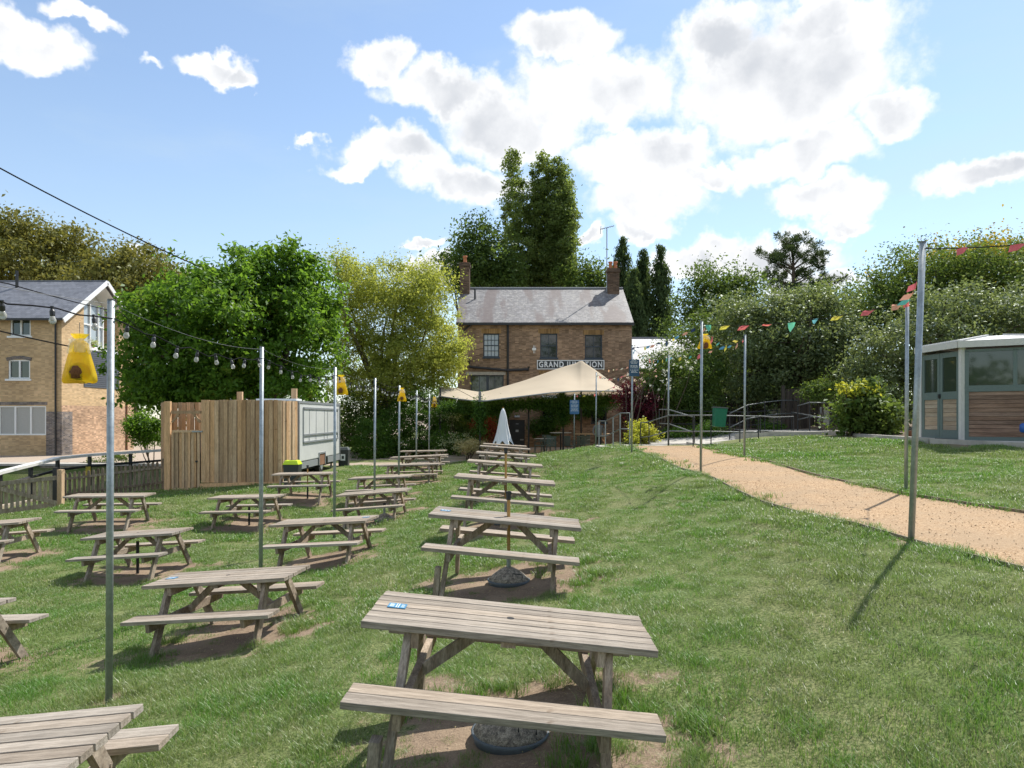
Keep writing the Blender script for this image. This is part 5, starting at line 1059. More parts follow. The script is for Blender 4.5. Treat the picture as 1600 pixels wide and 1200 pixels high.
# right-hand poles and bunting
RG = 'galvanised bunting poles along the gravel path'
RP = {'A':((4.0,6.85),(4.12,3.75),'nearest leaning galvanised pole on the lawn edge of the gravel path'), 'B':((3.76,13.6),(None,150),'galvanised pole with a yellow bag where the path meets the lawn bank'),
      'C':((6.0,10.4),(None,0),'galvanised pole on the upper side of the path beside the leaning one'), 'D':((X(1163,16.7),16.7),(None,0),'galvanised pole on the upper lawn edge near the green bin'),
      'E':((X(1044,22.9),22.9),(None,0),'galvanised pole standing at the ramp railing'), 'F':((X(987,20.2),20.2),(None,0),'galvanised pole carrying the tall blue sign'), 'H':((X(931,27),27),(None,0),'galvanised pole in front of the canopy peak'), 'I':((X(897,31),31),(None,0),'galvanised pole with the small blue menu sign')}
topy = {'B':502,'C':465,'D':523,'E':555,'F':540,'H':582,'I':615}; RT = {}
for k, ((x, y), (tx, tz), lab) in RP.items():
    z = g0(x, y); top = (4.12, y, 3.75) if k == 'A' else (x+.02, y, Z(topy[k], y)); RT[k] = top; pole(lab, (x, y, z), top, .03 if k in 'A' else .026, RG)
COL = ['flag_pink','flag_teal','flag_yellow','flag_blue','flag_salmon']
def bunting(lab, a, b, sag, n, size=.16, cols=None, seed=0, t0=.06, t1=.94):
    r = random.Random(seed); e = empty('bunting', tuple((Vector(a)+Vector(b))/2), lab, 'bunting', 'bunting strung between the poles')
    pts = para(a, b, sag, 20); q = MB(); q.tube(pts, .005, 4); wpart('cord', q, 'cable_black', e)
    cols = cols or COL; u = (Vector(b)-Vector(a)).normalized()
    for k in range(n):
        t = t0+(t1-t0)*k/max(1, n-1)+r.uniform(-.01,.01); f = t*20; i = min(19, int(f)); p = pts[i].lerp(pts[i+1], f-i); s = size*r.uniform(.65,1.0)
        w = Vector((r.uniform(-1.0,.1), r.uniform(-.5,.5), -1+r.uniform(0,1.0))).normalized()*s*1.15; h = u*s*.5; m_ = w.cross(u).normalized()*s*.3
        q = MB(); q.v = [tuple(p-h), tuple(p+m_*.3), tuple(p+h), tuple(p-h*.45+w*.5+m_), tuple(p+h*.45+w*.5-m_*.6), tuple(p+w)]; q.f = [(0,1,3),(1,4,3),(1,2,4),(3,4,5)]
        me = q.mesh('flag', MATS[cols[(k+seed) % len(cols)]]); par(link('flag', me, smooth=False), e)
off = Vector((0,0,-.06))
A_, B_, C_, D_, E_, F_, H_, I_ = [Vector(RT[k])+off for k in 'ABCDEFHI']
NXT = Vector((4.75, 2.0, 3.2))
pole('galvanised pole at the camera end of the right hand row', (4.75, 2.0, g0(4.75, 2)), tuple(NXT), .03, RG)
bunting('bunting running right from the leaning pole out of view', A_, NXT, .18, 7, .12, ['flag_pink'], 0, .10, .9)
bunting('bunting hanging between the leaning pole and the pole behind it', A_, C_, .12, 4, .2, ['flag_pink','flag_salmon','flag_teal','flag_pink'], 0, .35, .95)
bunting('long bunting crossing the path from the upper pole to the bag pole', C_, B_, .14, 9, .17, ['flag_salmon','flag_pink','flag_yellow','flag_blue','flag_teal','flag_pink','flag_pink','flag_yellow','flag_teal'], 0, .03, .97)
bunting('short sagging bunting from the bag pole to the upper lawn pole', B_, D_, .3, 7, .15, None, 4); bunting('bunting from the upper lawn pole back to the ramp pole', D_, E_, .15, 7, .17, None, 2)
bunting('bunting between the ramp pole and the blue sign pole', E_, F_, .22, 8, .15, None, 1); bunting('bunting crossing the annex roof from the bag pole', B_, F_, .12, 11, .14, ['flag_navy','flag_salmon','flag_blue','flag_yellow','flag_navy'], 0)
bunting('faded bunting from the sign pole down to the canopy front pole', F_+Vector((0,0,-.7)), H_, .2, 14, .13, ['flag_cream','flag_salmon','flag_pink','flag_cream','flag_navy'], 0)
bunting('faded bunting from the wall corner to the canopy pole', Vector((X(985,24),24,Z(572,24))), Vector((X(942,28),28,Z(577,28))), .05, 6, .12, ['flag_salmon','flag_cream'], 0)
bunting('bunting from the canopy pole to the menu sign pole', Vector(P(966,601,26)), I_+Vector((0,0,.0)), .15, 9, .12, ['flag_pink','flag_cream','flag_yellow','flag_navy'], 0)

def signboard(lab, x, y, pyt, pyb, w, mat, lines, groups, pts=None):
    z0, z1 = Z(pyb, y), Z(pyt, y); e = empty('notice_sign', (x, y-.035, (z0+z1)/2), lab, 'sign'); h = (z1-z0)/2
    q = MB(); q.box(-w/2,w/2,-.012,.0,-h,h); part('board', q, mat, e)
    q = MB(); r = random.Random(len(lab))      # lines of small print, too small to read in the photograph
    zz = h*.88
    for gi, n in enumerate(groups):
        for k in range(n):
            lw = w*r.uniform(.5,.86); x0 = -lw/2
            while x0 < lw/2-.02:
                ww = r.uniform(.03,.09)*(w/.3); q.box(x0, min(x0+ww, lw/2), -.0155,-.0125, zz-h*.055, zz); x0 += ww+.016
            zz -= h*.145
        zz -= h*.12
    part('small_print', q, 'print_white', e)
signboard('tall dark blue notice board fixed high on the sign pole', X(990.5,20.1), 20.1, 562, 588, .30, 'sign_blue', 10, (3,3,3))
signboard('small light blue menu sign on the pole before the seating', X(897.5,30.9), 30.9, 625, 647, .42, 'sign_blue_light', 8, (3,3,3))

# ---------------------------------------------------------------- canopy, closed parasol, seating, person
def canopy():
    e = empty('stretch_canopy', (X(830,33), 33, .15), 'beige stretch fabric canopy with one tall peak over the pub terrace', 'canopy')
    # stations: x pixel, front edge y pixel, ridge y pixel
    st = [(686,619,604),(700,621,604.5),(720,624,607),(738,626,610.5),(750,627,612.5),(762,626,611),(785,623,604),(810,620,597),(835,617,588.5),(860,614,579),(880,612.5,571.5),(897,611.5,566.5),(904,611,563),(908,611,559.5),(912,611,563),(918,611,567.5),(930,611,576),(945,611,588),(960,611,600),(976,611.5,609)]
    YF, YR, YB = 31.2, 36.0, 40.5; rows = [(-1,0),(-.8,.05),(-.6,.14),(-.4,.27),(-.25,.42),(-.12,.66),(-.05,.84),(0,1),(.06,.85),(.15,.66),(.3,.42),(.5,.22),(.75,.08),(1,0)]
    q = MB(); n = len(rows)
    for (px, yf, yr) in st:
        pk = math.exp(-((px-908)/26)**2); lf = 0 if px > 750 else (750-px)/64; yF = YF+lf*3.2 ; yR = YR+ (1.5*lf)
        xr = X(px, yR); zr = Z(yr, yR); xf = X(px, yF); zf = Z(yf, yF)
        for (t, k) in rows:
            kk = k*pk+(1-pk)*(1-abs(t))**1.15 if t != 0 else 1
            y = yR+t*(yR-yF) if t < 0 else yR+t*(YB-yR); x = xf+(xr-xf)*min(1, t+1) if t < 0 else xr*(1+t*.05)
            ze = zf if t < 0 else 3.3; q.v.append((x, y, ze+(zr-ze)*kk))
    for i in range(len(st)-1):
        for j in range(n-1): q.f.append((i*n+j, (i+1)*n+j, (i+1)*n+j+1, i*n+j+1))
    o = wpart('fabric', q, 'canvas', e, smooth=True)
    s = o.modifiers.new('sub', 'SUBSURF'); s.levels = s.render_levels = 2
    hem = MB(); hem.tube([q.v[i*n] for i in range(len(st))], .03, 5); wpart('hem_rope', hem, 'trim_grey', e)
    for px, py, Y, zt in ((908,0,36,Z(563,36)), (750,0,31.3,Z(612,31.3)), (688,0,34.4,Z(606,34.4)), (975,0,31.4,Z(611,31.4)), (880,0,33.4,3.3), (826,0,33.4,3.2)):
        m = MB(); x = X(px, Y); m.tube([(x, Y, .1), (x, Y, zt-.02)], .045, 8); wpart('post', m, 'black_metal', e)
    a = P(750, 627, 31.2); g_ = MB()
    for px, py in ((712,607),): g_.tube([a, P(px, py, 34.5)], .012, 4)
    wpart('seam_rope', g_, 'black_metal', e)
    rg = MB()
    for k in range(7): rg.tube([(a[0]-.07, 31.15, a[2]+.05+k*.06), (a[0]+.07, 31.15, a[2]+.07+k*.06)], .02, 5)
    wpart('tension_clamp', rg, 'trim_grey', e)
canopy()
def closed_parasol():
    Y = 30.2; x = X(786,Y); e = empty('closed_parasol', (x, Y, g0(x, Y)), 'closed white parasol standing behind the farthest middle table', 'parasol'); z0 = g0(x, Y)
    q = MB(); n = 36; prof = [(.03,638),(.10,643),(.15,650),(.20,662),(.27,676),(.36,688),(.44,693)]
    for i, (r, py) in enumerate(prof):
        for j in range(n):
            t = 2*math.pi*j/n; k = 1+.22*(i/6)*math.cos(6*t+.4)+.05*math.sin(11*t); zz = Z(py, Y)-z0-(.13*math.cos(6*t+.4)*(1 if i == 6 else 0)); q.v.append((r*k*math.cos(t)*.95, r*k*math.sin(t)*.7, zz))
    for i in range(len(prof)-1):
        for j in range(n): q.f.append((i*n+j, i*n+(j+1)%n, (i+1)*n+(j+1)%n, (i+1)*n+j))
    q.f.append(tuple(range(n))); part('cloth', q, 'parasol_white', e, smooth=True)
    q = MB(); q.tube([(0,0,0),(0,0,Z(636,Y)-z0)], .025, 8); part('pole', q, 'pole_wood', e); q = MB(); q.lathe((0,0,0), [(.3,0),(.3,.06),(.05,.1)], 20); part('base', q, 'concrete', e)
closed_parasol()
def chair(lab, x, y, rz):
    e = empty('garden_chair', (x, y, .15), lab, 'chair', 'chairs on the pub terrace', (0,0,rz)); q = MB(); q.box(-.24,.24,-.24,.24,.43,.46); part('seat', q, 'chair_green', e)
    q = MB()
    for k in range(7): q.box(-.22+k*.066,-.22+k*.066+.04,-.27,-.245,.46,.9)
    q.box(-.24,.24,-.275,-.24,.86,.92); part('backrest', q, 'chair_green', e)
    for sx in (-1,1):
        for sy in (-1,1): q = MB(); q.tube([(sx*.2,sy*.2,.44),(sx*.25,sy*.27,0)], .018, 6); part('leg', q, 'chair_green', e)
        q = MB(); q.tube([(sx*.24,-.25,.68),(sx*.27,.2,.66),(sx*.25,.22,.44)], .018, 6); part('armrest', q, 'chair_green', e)
chair('pale green slatted chair with its back to the lawn, left of the ivy post', X(861,33.5), 33.5, 0); chair('garden chair turned sideways at the left round table', X(843,34), 34, 1.4)
chair('garden chair behind the menu sign pole', X(889,34), 34, -.6); chair('garden chair facing away at the right of the menu sign', X(905,34.6), 34.6, .3); chair('garden chair on the far side of the left round table', X(853,36), 36, 3.0); chair('garden chair far right under the canopy', X(912,36), 36, 2.5)
def rtable(lab, x, y, h=.74, w=.5):
    e = empty('terrace_table', (x, y, .15), lab, 'table'); q = MB(); q.lathe((0,0,h), [(w,0),(w,.03)], 20); part('top', q, 'blind', e); q = MB(); q.tube([(0,0,0),(0,0,h)], .035, 8); part('pedestal', q, 'black_metal', e); q = MB(); q.lathe((0,0,0), [(.25,0),(.22,.03)], 14); part('foot', q, 'black_metal', e)
rtable('low round terrace table between the left chairs', X(850,35), 35); rtable('tall bar height table behind the ivy post', X(876,34.8), 34.8, 1.05, .55)
def trestle(lab, x, y):
    e = empty('terrace_bench_table', (x, y, .15), lab, 'table'); q = MB(); q.box(-.9,.9,-.35,.35,.98,1.03); part('top', q, 'fence_wood', e)
    for s in (-1,1): q = MB(); q.beam((s*.65,0,1.0),(s*.65,0,0), .07, .07); q.beam((s*.65,0,.6),(s*.3,0,.98), .05, .05); part('leg', q, 'fence_wood', e)
trestle('tall timber table behind the middle canopy pole', X(925,34.5), 34.5)
def person():
    Y = 32.6; x = X(935,Y); z0 = .15; e = empty('person', (x, Y, z0), 'person in a grey top and dark trousers standing behind the step railing', 'person')
    me = bpy.data.meshes.new('body'); J = {'pel':(0,0,.93),'sp':(0,-.02,1.15),'ch':(0,-.03,1.36),'nk':(0,-.04,1.5),'hd0':(0,-.06,1.58),'hd1':(0,-.07,1.68),'hd2':(0,-.06,1.75),
      'hl':(-.1,0,.88),'kl':(-.11,-.06,.5),'al':(-.11,.02,.1),'tl':(-.12,-.12,.04),'hr':(.1,0,.88),'kr':(.12,-.02,.5),'ar':(.13,.06,.1),'tr':(.14,-.08,.04),
      'shl':(-.19,-.02,1.42),'el':(-.27,-.04,1.15),'wl':(-.2,-.22,1.02),'hdl':(-.15,-.3,1.02),'shr':(.19,-.02,1.42),'er':(.28,.0,1.14),'wr':(.24,-.16,.95),'hdr':(.22,-.24,.92)}
    Rr = {'pel':.15,'sp':.145,'ch':.16,'nk':.06,'hd0':.085,'hd1':.105,'hd2':.07,'hl':.09,'kl':.062,'al':.042,'tl':.035,'hr':.09,'kr':.062,'ar':.042,'tr':.035,'shl':.06,'el':.045,'wl':.032,'hdl':.035,'shr':.06,'er':.045,'wr':.032,'hdr':.035}
    E_ = [('pel','sp'),('sp','ch'),('ch','nk'),('nk','hd0'),('hd0','hd1'),('hd1','hd2'),('pel','hl'),('hl','kl'),('kl','al'),('al','tl'),('pel','hr'),('hr','kr'),('kr','ar'),('ar','tr'),('ch','shl'),('shl','el'),('el','wl'),('wl','hdl'),('ch','shr'),('shr','er'),('er','wr'),('wr','hdr')]
    ks = list(J); me.from_pydata([J[k] for k in ks], [(ks.index(a), ks.index(b)) for a, b in E_], [])
    o = link('body', me, e); o.modifiers.new('skin', 'SKIN'); o.modifiers.new('sub', 'SUBSURF').render_levels = 1
    for i, k in enumerate(ks): me.skin_vertices[0].data[i].radius = (Rr[k], Rr[k]*.85)
    me.skin_vertices[0].data[0].use_root = True
    m = bpy.data.materials.new('person_colours'); m.use_nodes = True; g = G(m.node_tree); tc = g.new('ShaderNodeTexCoord'); s = g.new('ShaderNodeSeparateXYZ'); g.put(s.inputs[0], tc.outputs['Object'])
    c = g.mix(g.m('GREATER_THAN', s.outputs[2], .92), (.015,.017,.025,1), (.22,.22,.24,1)); c = g.mix(g.m('GREATER_THAN', s.outputs[2], 1.5), c, (.5,.28,.19,1)); g.put(g.n['Principled BSDF'].inputs[0], c); me.materials.append(m)
    q = MB(); q.lathe((0,-.05,1.66), [(.10,-.03),(.115,.03),(.10,.1),(.04,.135)], 14); part('hair', q, 'hair', e, smooth=True)
person()

# ---------------------------------------------------------------- steps, ramps, railings, litter bin
def railing(lab, pts, rails=(0,-.52), posts=None, h=1.05, mat_r='rail_steel', mat_p='black_metal', r=.019, group='tube railings around the ramps'):
    e = empty('tube_railing', (pts[0][0], pts[0][1], pts[0][2]-h), lab, 'railing', group); L = [Vector(p) for p in pts]
    for dz in rails: q = MB(); q.tube([p+Vector((0,0,dz)) for p in L], r, 8); wpart('rail', q, mat_r, e, smooth=True)
    for p in (posts or L):
        p = Vector(p); q = MB(); q.tube([(p.x,p.y,p.z-h-.05),(p.x,p.y,p.z)], r, 8); wpart('post', q, mat_p, e)
def seg(a, b, n): a = Vector(a); b = Vector(b); return [a.lerp(b, i/n) for i in range(n+1)]
fr = seg(P(1045,649,22.6), P(1083,649,22), 1)+seg(P(1083,649,22), P(1185,650.5,22), 3)[1:]
railing('front ramp railing carrying the green litter bin', [P(1001,661,24.5), P(1014,659,24), P(1045,649,22.6), P(1083,649,22), P(1111,649,22), P(1156,650,22), P(1185,650.5,22)], h=1.02)
railing('step railing going down to the terrace behind the grass mound', [P(936,658,24), P(946,658,23.6), P(958,652,23.1), P(969,645.6,22.6), P(984,645.6,22.2)], h=1.1, mat_p='galvanised')
railing('sloping railing rising along the left ramp', [P(1030,640,25.5), P(1045,640,25), P(1085,652,23)], h=1.0)
railing('long dark railing behind the green litter bin', [P(1045,642,27.5), P(1120,643,27.5), P(1170,644,27.2), P(1215,641,27)], h=1.0, mat_r='black_metal')
railing('sloping railing climbing from the bin to the upper landing', [P(1140,646,25), P(1168,633,25.8), P(1195,628.5,26.4), P(1221,625.6,27), P(1247,625.6,27)], h=1.15)
railing('middle ramp railing below the landing', [P(1165,655,23.5), P(1188,650,24.2), P(1209,652,24.8), P(1240,651,25)], h=.95)
railing('railing of the upper landing beside the glossy shrub', [P(1246,634,25.5), P(1265,629,25), P(1300,629.5,25)], h=1.05)
railing('short railing descending in front of the upper landing', [P(1237,644,26), P(1265,649,24.6), P(1297,655,23.5)], h=.62, rails=(0,))
railing('far dark railing of the upper landing', [P(1224,624,29), P(1262,626,29), P(1305,625,29)], h=1.1, mat_r='black_metal')
def slab(name, pts, t=.12, mat='concrete'): q = MB(); q.prism([(a, b, c) for a, b, c in pts], (0,0,-t)); return struct(part(name, q, mat))
slab('path_end_slab', [(3.85,22.42,1.045),(6.05,22.42,1.045),(6.05,23.9,1.045),(3.85,23.9,1.045)], .2)
slab('ramp', [(4.9,23.95,1.06),(8.2,23.95,1.12),(9.6,26.6,1.44),(8.6,27.8,1.44),(5.2,26.4,1.08)], .2)
slab('upper_landing', [(8.6,24.9,1.5),(13.2,21.8,1.5),(14.2,26.5,1.5),(9.3,28.6,1.5)], .3)
slab('sunken_apron', [(6.1,22.3,1.13),(7.8,22.4,1.2),(8.0,23.9,1.22),(6.1,23.9,1.14)], .2)
q = MB(); q.beam((7.75,23.6,1.28),(10.3,21.4,1.42), .18, .3); q.beam((10.3,21.4,1.44),(9.7,15.8,1.44), .16, .16); q.beam((9.7,15.8,1.44),(10.7,14.1,1.4), .16, .14); tag(part('terrace_kerb', q, 'concrete'), 'low concrete kerb along the top of the upper lawn', 'kerb')
q = MB()
for k in range(4): q.box(3.0-k*.35,3.35-k*.35,23.0,24.6,.2,1.0-k*.17)
struct(part('terrace_steps', q, 'concrete'))
def litter_bin():
    Y = 21.85; e = empty('litter_bin', P(1123,667,Y), 'green litter bin hung on the front ramp railing', 'bin', rot=(0,R(4),0)); q = MB()
    q.quadbox([(-.17,-.14,0),(.17,-.14,0),(.17,.14,0),(-.17,.14,0),(-.2,-.16,.6),(.2,-.16,.6),(.2,.16,.6),(-.2,.16,.6)]); part('body', q, 'bin_green', e, bevel=.015)
    q = MB(); q.box(-.215,.215,-.175,.175,.6,.635); part('rim', q, 'bin_grey', e); q = MB(); q.box(-.16,.16,-.12,.12,.633,.637); part('opening', q, 'rubber', e)
litter_bin()
def board_fence(lab, a, b, z0, z1, mat, w=.16, name='boundary_fence'):
    e = empty(name, (a[0], a[1], z0), lab, 'fence'); planks(e, a, b, z0, z1, mat, w, name='board')
    n = max(2, int((Vector(b)-Vector(a)).length/2.4)+1)
    for k in range(n):
        p = Vector((a[0], a[1], 0)).lerp(Vector((b[0], b[1], 0)), k/(n-1)); q = MB(); q.box(p.x-.06,p.x+.06,p.y-.14,p.y-.05,z0,z1+.15); wpart('post', q, mat, e)
board_fence('dark boarded fence behind the back ramps', (6.5,31), (16,31), .9, 3.0, 'dark_timber')
board_fence('orange brown boarded fence beside the golden shrub', (X(968,29.5),29.5), (X(1046,29.5),29.5), .2, Z(640,29.5), 'brown_board')
board_fence('short dark fence panel with taller posts above the ramp', (X(1222,28.4),28.4), (X(1262,28.4),28.4), 1.2, Z(608,28.4), 'dark_timber')
e = empty('stone_outhouse_wall', (X(1228,29.6),29.6,1.2), 'weathered grey rubble wall seen through the back railings', 'wall')
for r_ in range(5):
    x = X(1205,29.6)
    while x < X(1262,29.6):
        w = random.uniform(.2,.42); q = MB(); q.box(x,min(x+w-.02,X(1262,29.6)),29.6+random.uniform(-.03,.02),29.9,1.2+r_*.24,1.2+r_*.24+.22); wpart('stone_block', q, 'stone', e); x += w
q = MB(); q.box(X(1284,26.5),X(1296,26.5),26.5,26.8,Z(665,26.5),Z(636,26.5)); q.box(X(1286,26.5),X(1294,26.5),26.47,26.5,Z(660,26.5),Z(640,26.5)); tag(part('utility_cabinet', q, 'panel_grey', bevel=.01), 'pale grey utility cabinet behind the upper landing railing', 'cabinet')
q = MB(); q.box(X(1416,18.5),X(1441,18.5),18.4,18.55,1.4,Z(673,18.5)); tag(part('planter_board', q, 'brown_board'), 'low brown planter edge left of the summerhouse', 'planter')

# ---------------------------------------------------------------- summerhouse
def summerhouse():
    z0 = 1.5; ZE = Z(541,15.6); C = [(10.2,17.0),(10.28,15.6),(11.95,14.57),(13.6,15.5),(13.6,17.1),(11.95,18.1)]; apex = (11.5,16.35,3.97)
    e = empty('summerhouse', (11.9,16.3,z0), 'sage green hexagonal summerhouse with horizontal wood cladding at the right edge', 'summerhouse')
    V = [Vector((a, b, 0)) for a, b in C]
    q = MB(); q.prism([(v.x, v.y, z0-.14) for v in V], (0,0,.12)); wpart('floor', q, 'concrete', e)
    for v in V: q = MB(); q.box(v.x-.05,v.x+.05,v.y-.05,v.y+.05,z0-.05,ZE); wpart('corner_post', q, 'pale_fascia', e)
    r = MB(); out = [v+(v-Vector((11.9,16.3,0))).normalized()*.14 for v in V]; o0 = len(r.v)
    r.v = [(v.x, v.y, ZE+.1) for v in out]+[(v.x*.15+apex[0]*.85, v.y*.15+apex[1]*.85, apex[2]-.04) for v in out]
    r.f = [(i, (i+1)%6, 6+(i+1)%6, 6+i) for i in range(6)]+[tuple(range(6, 12))]; wpart('roof', r, 'roof_sheet', e)
    for i in range(6): q = MB(); a = Vector(r.v[i]); b = Vector(r.v[6+i]); q.beam(a+Vector((0,0,.02)), b+Vector((0,0,.02)), .07, .03); wpart('roof_rib', q, 'pale_fascia', e)
    for i in range(6):
        a, b = out[i], out[(i+1)%6]; q = MB(); q.beam((a.x,a.y,ZE+.035),(b.x,b.y,ZE+.035), .05, .15); wpart('fascia', q, 'pale_fascia', e)
        a, b = V[i], V[(i+1)%6]; q = MB(); q.beam((a.x,a.y,z0-.06),(b.x,b.y,z0-.06), .12, .07); wpart('base_rail', q, 'pale_fascia', e)
    def fr(i):
        a, b = V[i], V[(i+1)%6]; u = (b-a).normalized(); L = (b-a).length; n = Vector((u.y, -u.x, 0)); 
        if n.dot(a-Vector((11.9,16.3,0))) < 0: n = -n
        return a, u, L, n
    def pb(i, s0, s1, za, zb, d0, d1):       # box on wall i
        a, u, L, n = fr(i); q = MB(); p = [a+u*s0+n*d0, a+u*s1+n*d0, a+u*s1+n*d1, a+u*s0+n*d1]
        q.quadbox([(v.x,v.y,za) for v in p]+[(v.x,v.y,zb) for v in p]); return q
    zw0, zw1 = z0+1.22, ZE-.12
    # glazed and clad walls 1..5 ; wall 0 holds the doors
    for i in (1,2,3,4,5):
        a, u, L, n = fr(i); npn = 2
        q = pb(i,.05,L-.05,ZE-.14,ZE-.08,-.02,.03); wpart('head_rail', q, 'sage_paint', e); wpart('sill_rail', pb(i,.05,L-.05,z0+1.08,z0+1.22,-.02,.035), 'sage_paint', e); wpart('bottom_rail', pb(i,.05,L-.05,z0-.02,z0+.06,-.02,.03), 'sage_paint', e)
        for s in (.05, L/2-.04, L-.13): wpart('stile', pb(i,s,s+.08,zw0 if abs(s-L/2+.04) < .01 else z0+.06,zw1,-.02,.03) if abs(s-L/2+.04) < .01 else pb(i,s,s+.08,z0+.06,z0+1.08,-.02,.03), 'sage_paint', e)
        for s in (.05, L-.13): wpart('stile', pb(i,s,s+.08,zw0,zw1,-.02,.03), 'sage_paint', e)
        for s in (.13, L/2+.04): wpart('pane', pb(i,s,s+L/2-.17,zw0,zw1,0,.006), 'glass_garden', e)
        if i in (1,2,5):
            for k in range(11): h = (1.02)/11; o = wpart('cladding_board', pb(i,.13,L-.13,z0+.06+h*k+.004,z0+.06+h*(k+1)-.004,-.01,.015+.004*(k%2)), 'cedar', e)
        else: wpart('cladding', pb(i,.13,L-.13,z0+.06,z0+1.08,-.01,.015), 'cedar', e)
    a, u, L, n = fr(0); hw = (L-.1)/2
    for k in range(2):
        s = .05+k*hw; d = wpart('door', pb(0,s+.005,s+.09,z0,zw1+.02,-.02,.03), 'sage_paint', e)
        def sub(mb, mat, nm='door_panel'): o = part(nm, mb, mat); o.parent = d; return o
        sub(pb(0,s+hw-.09,s+hw-.005,z0,zw1+.02,-.02,.03), 'sage_paint', 'stile'); sub(pb(0,s+.09,s+hw-.09,zw1-.1,zw1+.02,-.02,.028), 'sage_paint', 'rail'); sub(pb(0,s+.09,s+hw-.09,z0+.92,z0+1.1,-.02,.028), 'sage_paint', 'rail'); sub(pb(0,s+.09,s+hw-.09,z0,z0+.2,-.02,.028), 'sage_paint', 'rail')
        sub(pb(0,s+.09,s+hw-.09,z0+1.1,zw1-.1,0,.006), 'glass_garden', 'pane')
        for j in range(7): h = .72/7; sub(pb(0,s+.09,s+hw-.09,z0+.2+h*j+.003,z0+.2+h*(j+1)-.003,-.01,.015), 'cedar_pale', 'cladding_board')
    wpart('door_handle', pb(0,.05+hw-.03,.05+hw+.03,z0+.95,z0+1.05,.03,.06), 'black_metal', e)
    q = MB(); q.box(11.2,12.8,15.8,17.0,z0+.0,z0+.75); wpart('inner_table', q, 'dark_timber', e)
    q = MB(); Yb = 14.5; q.lathe((X(1601,Yb),Yb,Z(676,Yb)), [(.06,0),(.09,.03),(.09,.16),(.05,.2)], 12); tag(part('blue_bucket', q, 'blue_plastic', smooth=True), 'blue plastic object at the right edge by the summerhouse wall', 'bucket')
summerhouse()

# ---------------------------------------------------------------- grass
def grassmat():
    m = bpy.data.materials.new('grass_blades'); m.use_nodes = True; g = G(m.node_tree); g.n.clear(); geo = g.new('ShaderNodeNewGeometry'); p = geo.outputs['Position']; rnd = geo.outputs['Random Per Island']
    big = g.ramp(g.m('ADD', g.noise(p, .55, 4, .6), g.m('MULTIPLY', g.m('SUBTRACT', rnd, .5), .25)), .38, .62)
    c = g.mix(big, (0.11,0.28,0.032,1), (0.26,0.31,0.11,1)); c = g.mix(g.m('MULTIPLY', g.ramp(g.noise(p, 2.3, 4, .6), .4, .7), .6), c, (0.28,0.31,0.135,1))
    c = g.mix(g.ramp(rnd, .9, .94, 0, .8), c, (0.40,0.36,0.2,1)); c = g.mix(g.ramp(rnd, .12, .1, 0, .6), c, (0.045,0.10,0.02,1))
    d = g.new('ShaderNodeBsdfDiffuse'); g.put(d.inputs[0], c); t = g.new('ShaderNodeBsdfTranslucent'); g.put(t.inputs[0], g.mix(.4, c, (0.22,0.38,0.04,1)))
    gl = g.new('ShaderNodeBsdfGlossy'); gl.inputs['Roughness'].default_value = .5; mx = g.new('ShaderNodeMixShader'); mx.inputs[0].default_value = .42; g.put(mx.inputs[1], d.outputs[0]); g.put(mx.inputs[2], t.outputs[0])
    fr_ = g.new('ShaderNodeFresnel'); fr_.inputs[0].default_value = 1.35; m3 = g.new('ShaderNodeMixShader'); g.put(m3.inputs[0], g.m('MULTIPLY', fr_.outputs[0], .1)); g.put(m3.inputs[1], mx.outputs[0]); g.put(m3.inputs[2], gl.outputs[0])
    o = g.new('ShaderNodeOutputMaterial'); g.put(o.inputs[0], m3.outputs[0]); return m
GM = grassmat()
def tuft(name, n, size, h, w, lean=.5, seg2=True):
    mb = MB(); r = random.Random(hash(name) % 1000 if False else n+int(size*100))
    for _ in range(n):
        x, y = r.uniform(-size, size)/2, r.uniform(-size, size)/2; a = r.uniform(0, 6.28); hh = h*r.uniform(.45, 1.15); l = hh*lean*r.uniform(.3, 1.6); ww = w*r.uniform(.6, 1.2)
        px, py = -math.sin(a)*ww/2, math.cos(a)*ww/2; dx, dy = math.cos(a), math.sin(a); o = len(mb.v)
        mb.v += [(x-px,y-py,-.01),(x+px,y+py,-.01),(x+dx*l*.35+px*.8,y+dy*l*.35+py*.8,hh*.6),(x+dx*l*.35-px*.8,y+dy*l*.35-py*.8,hh*.6),(x+dx*l,y+dy*l,hh)]; mb.f += [(o,o+1,o+2,o+3),(o+3,o+2,o+4)]
    me = mb.mesh(name, GM); return bpy.data.objects.new(name, me)
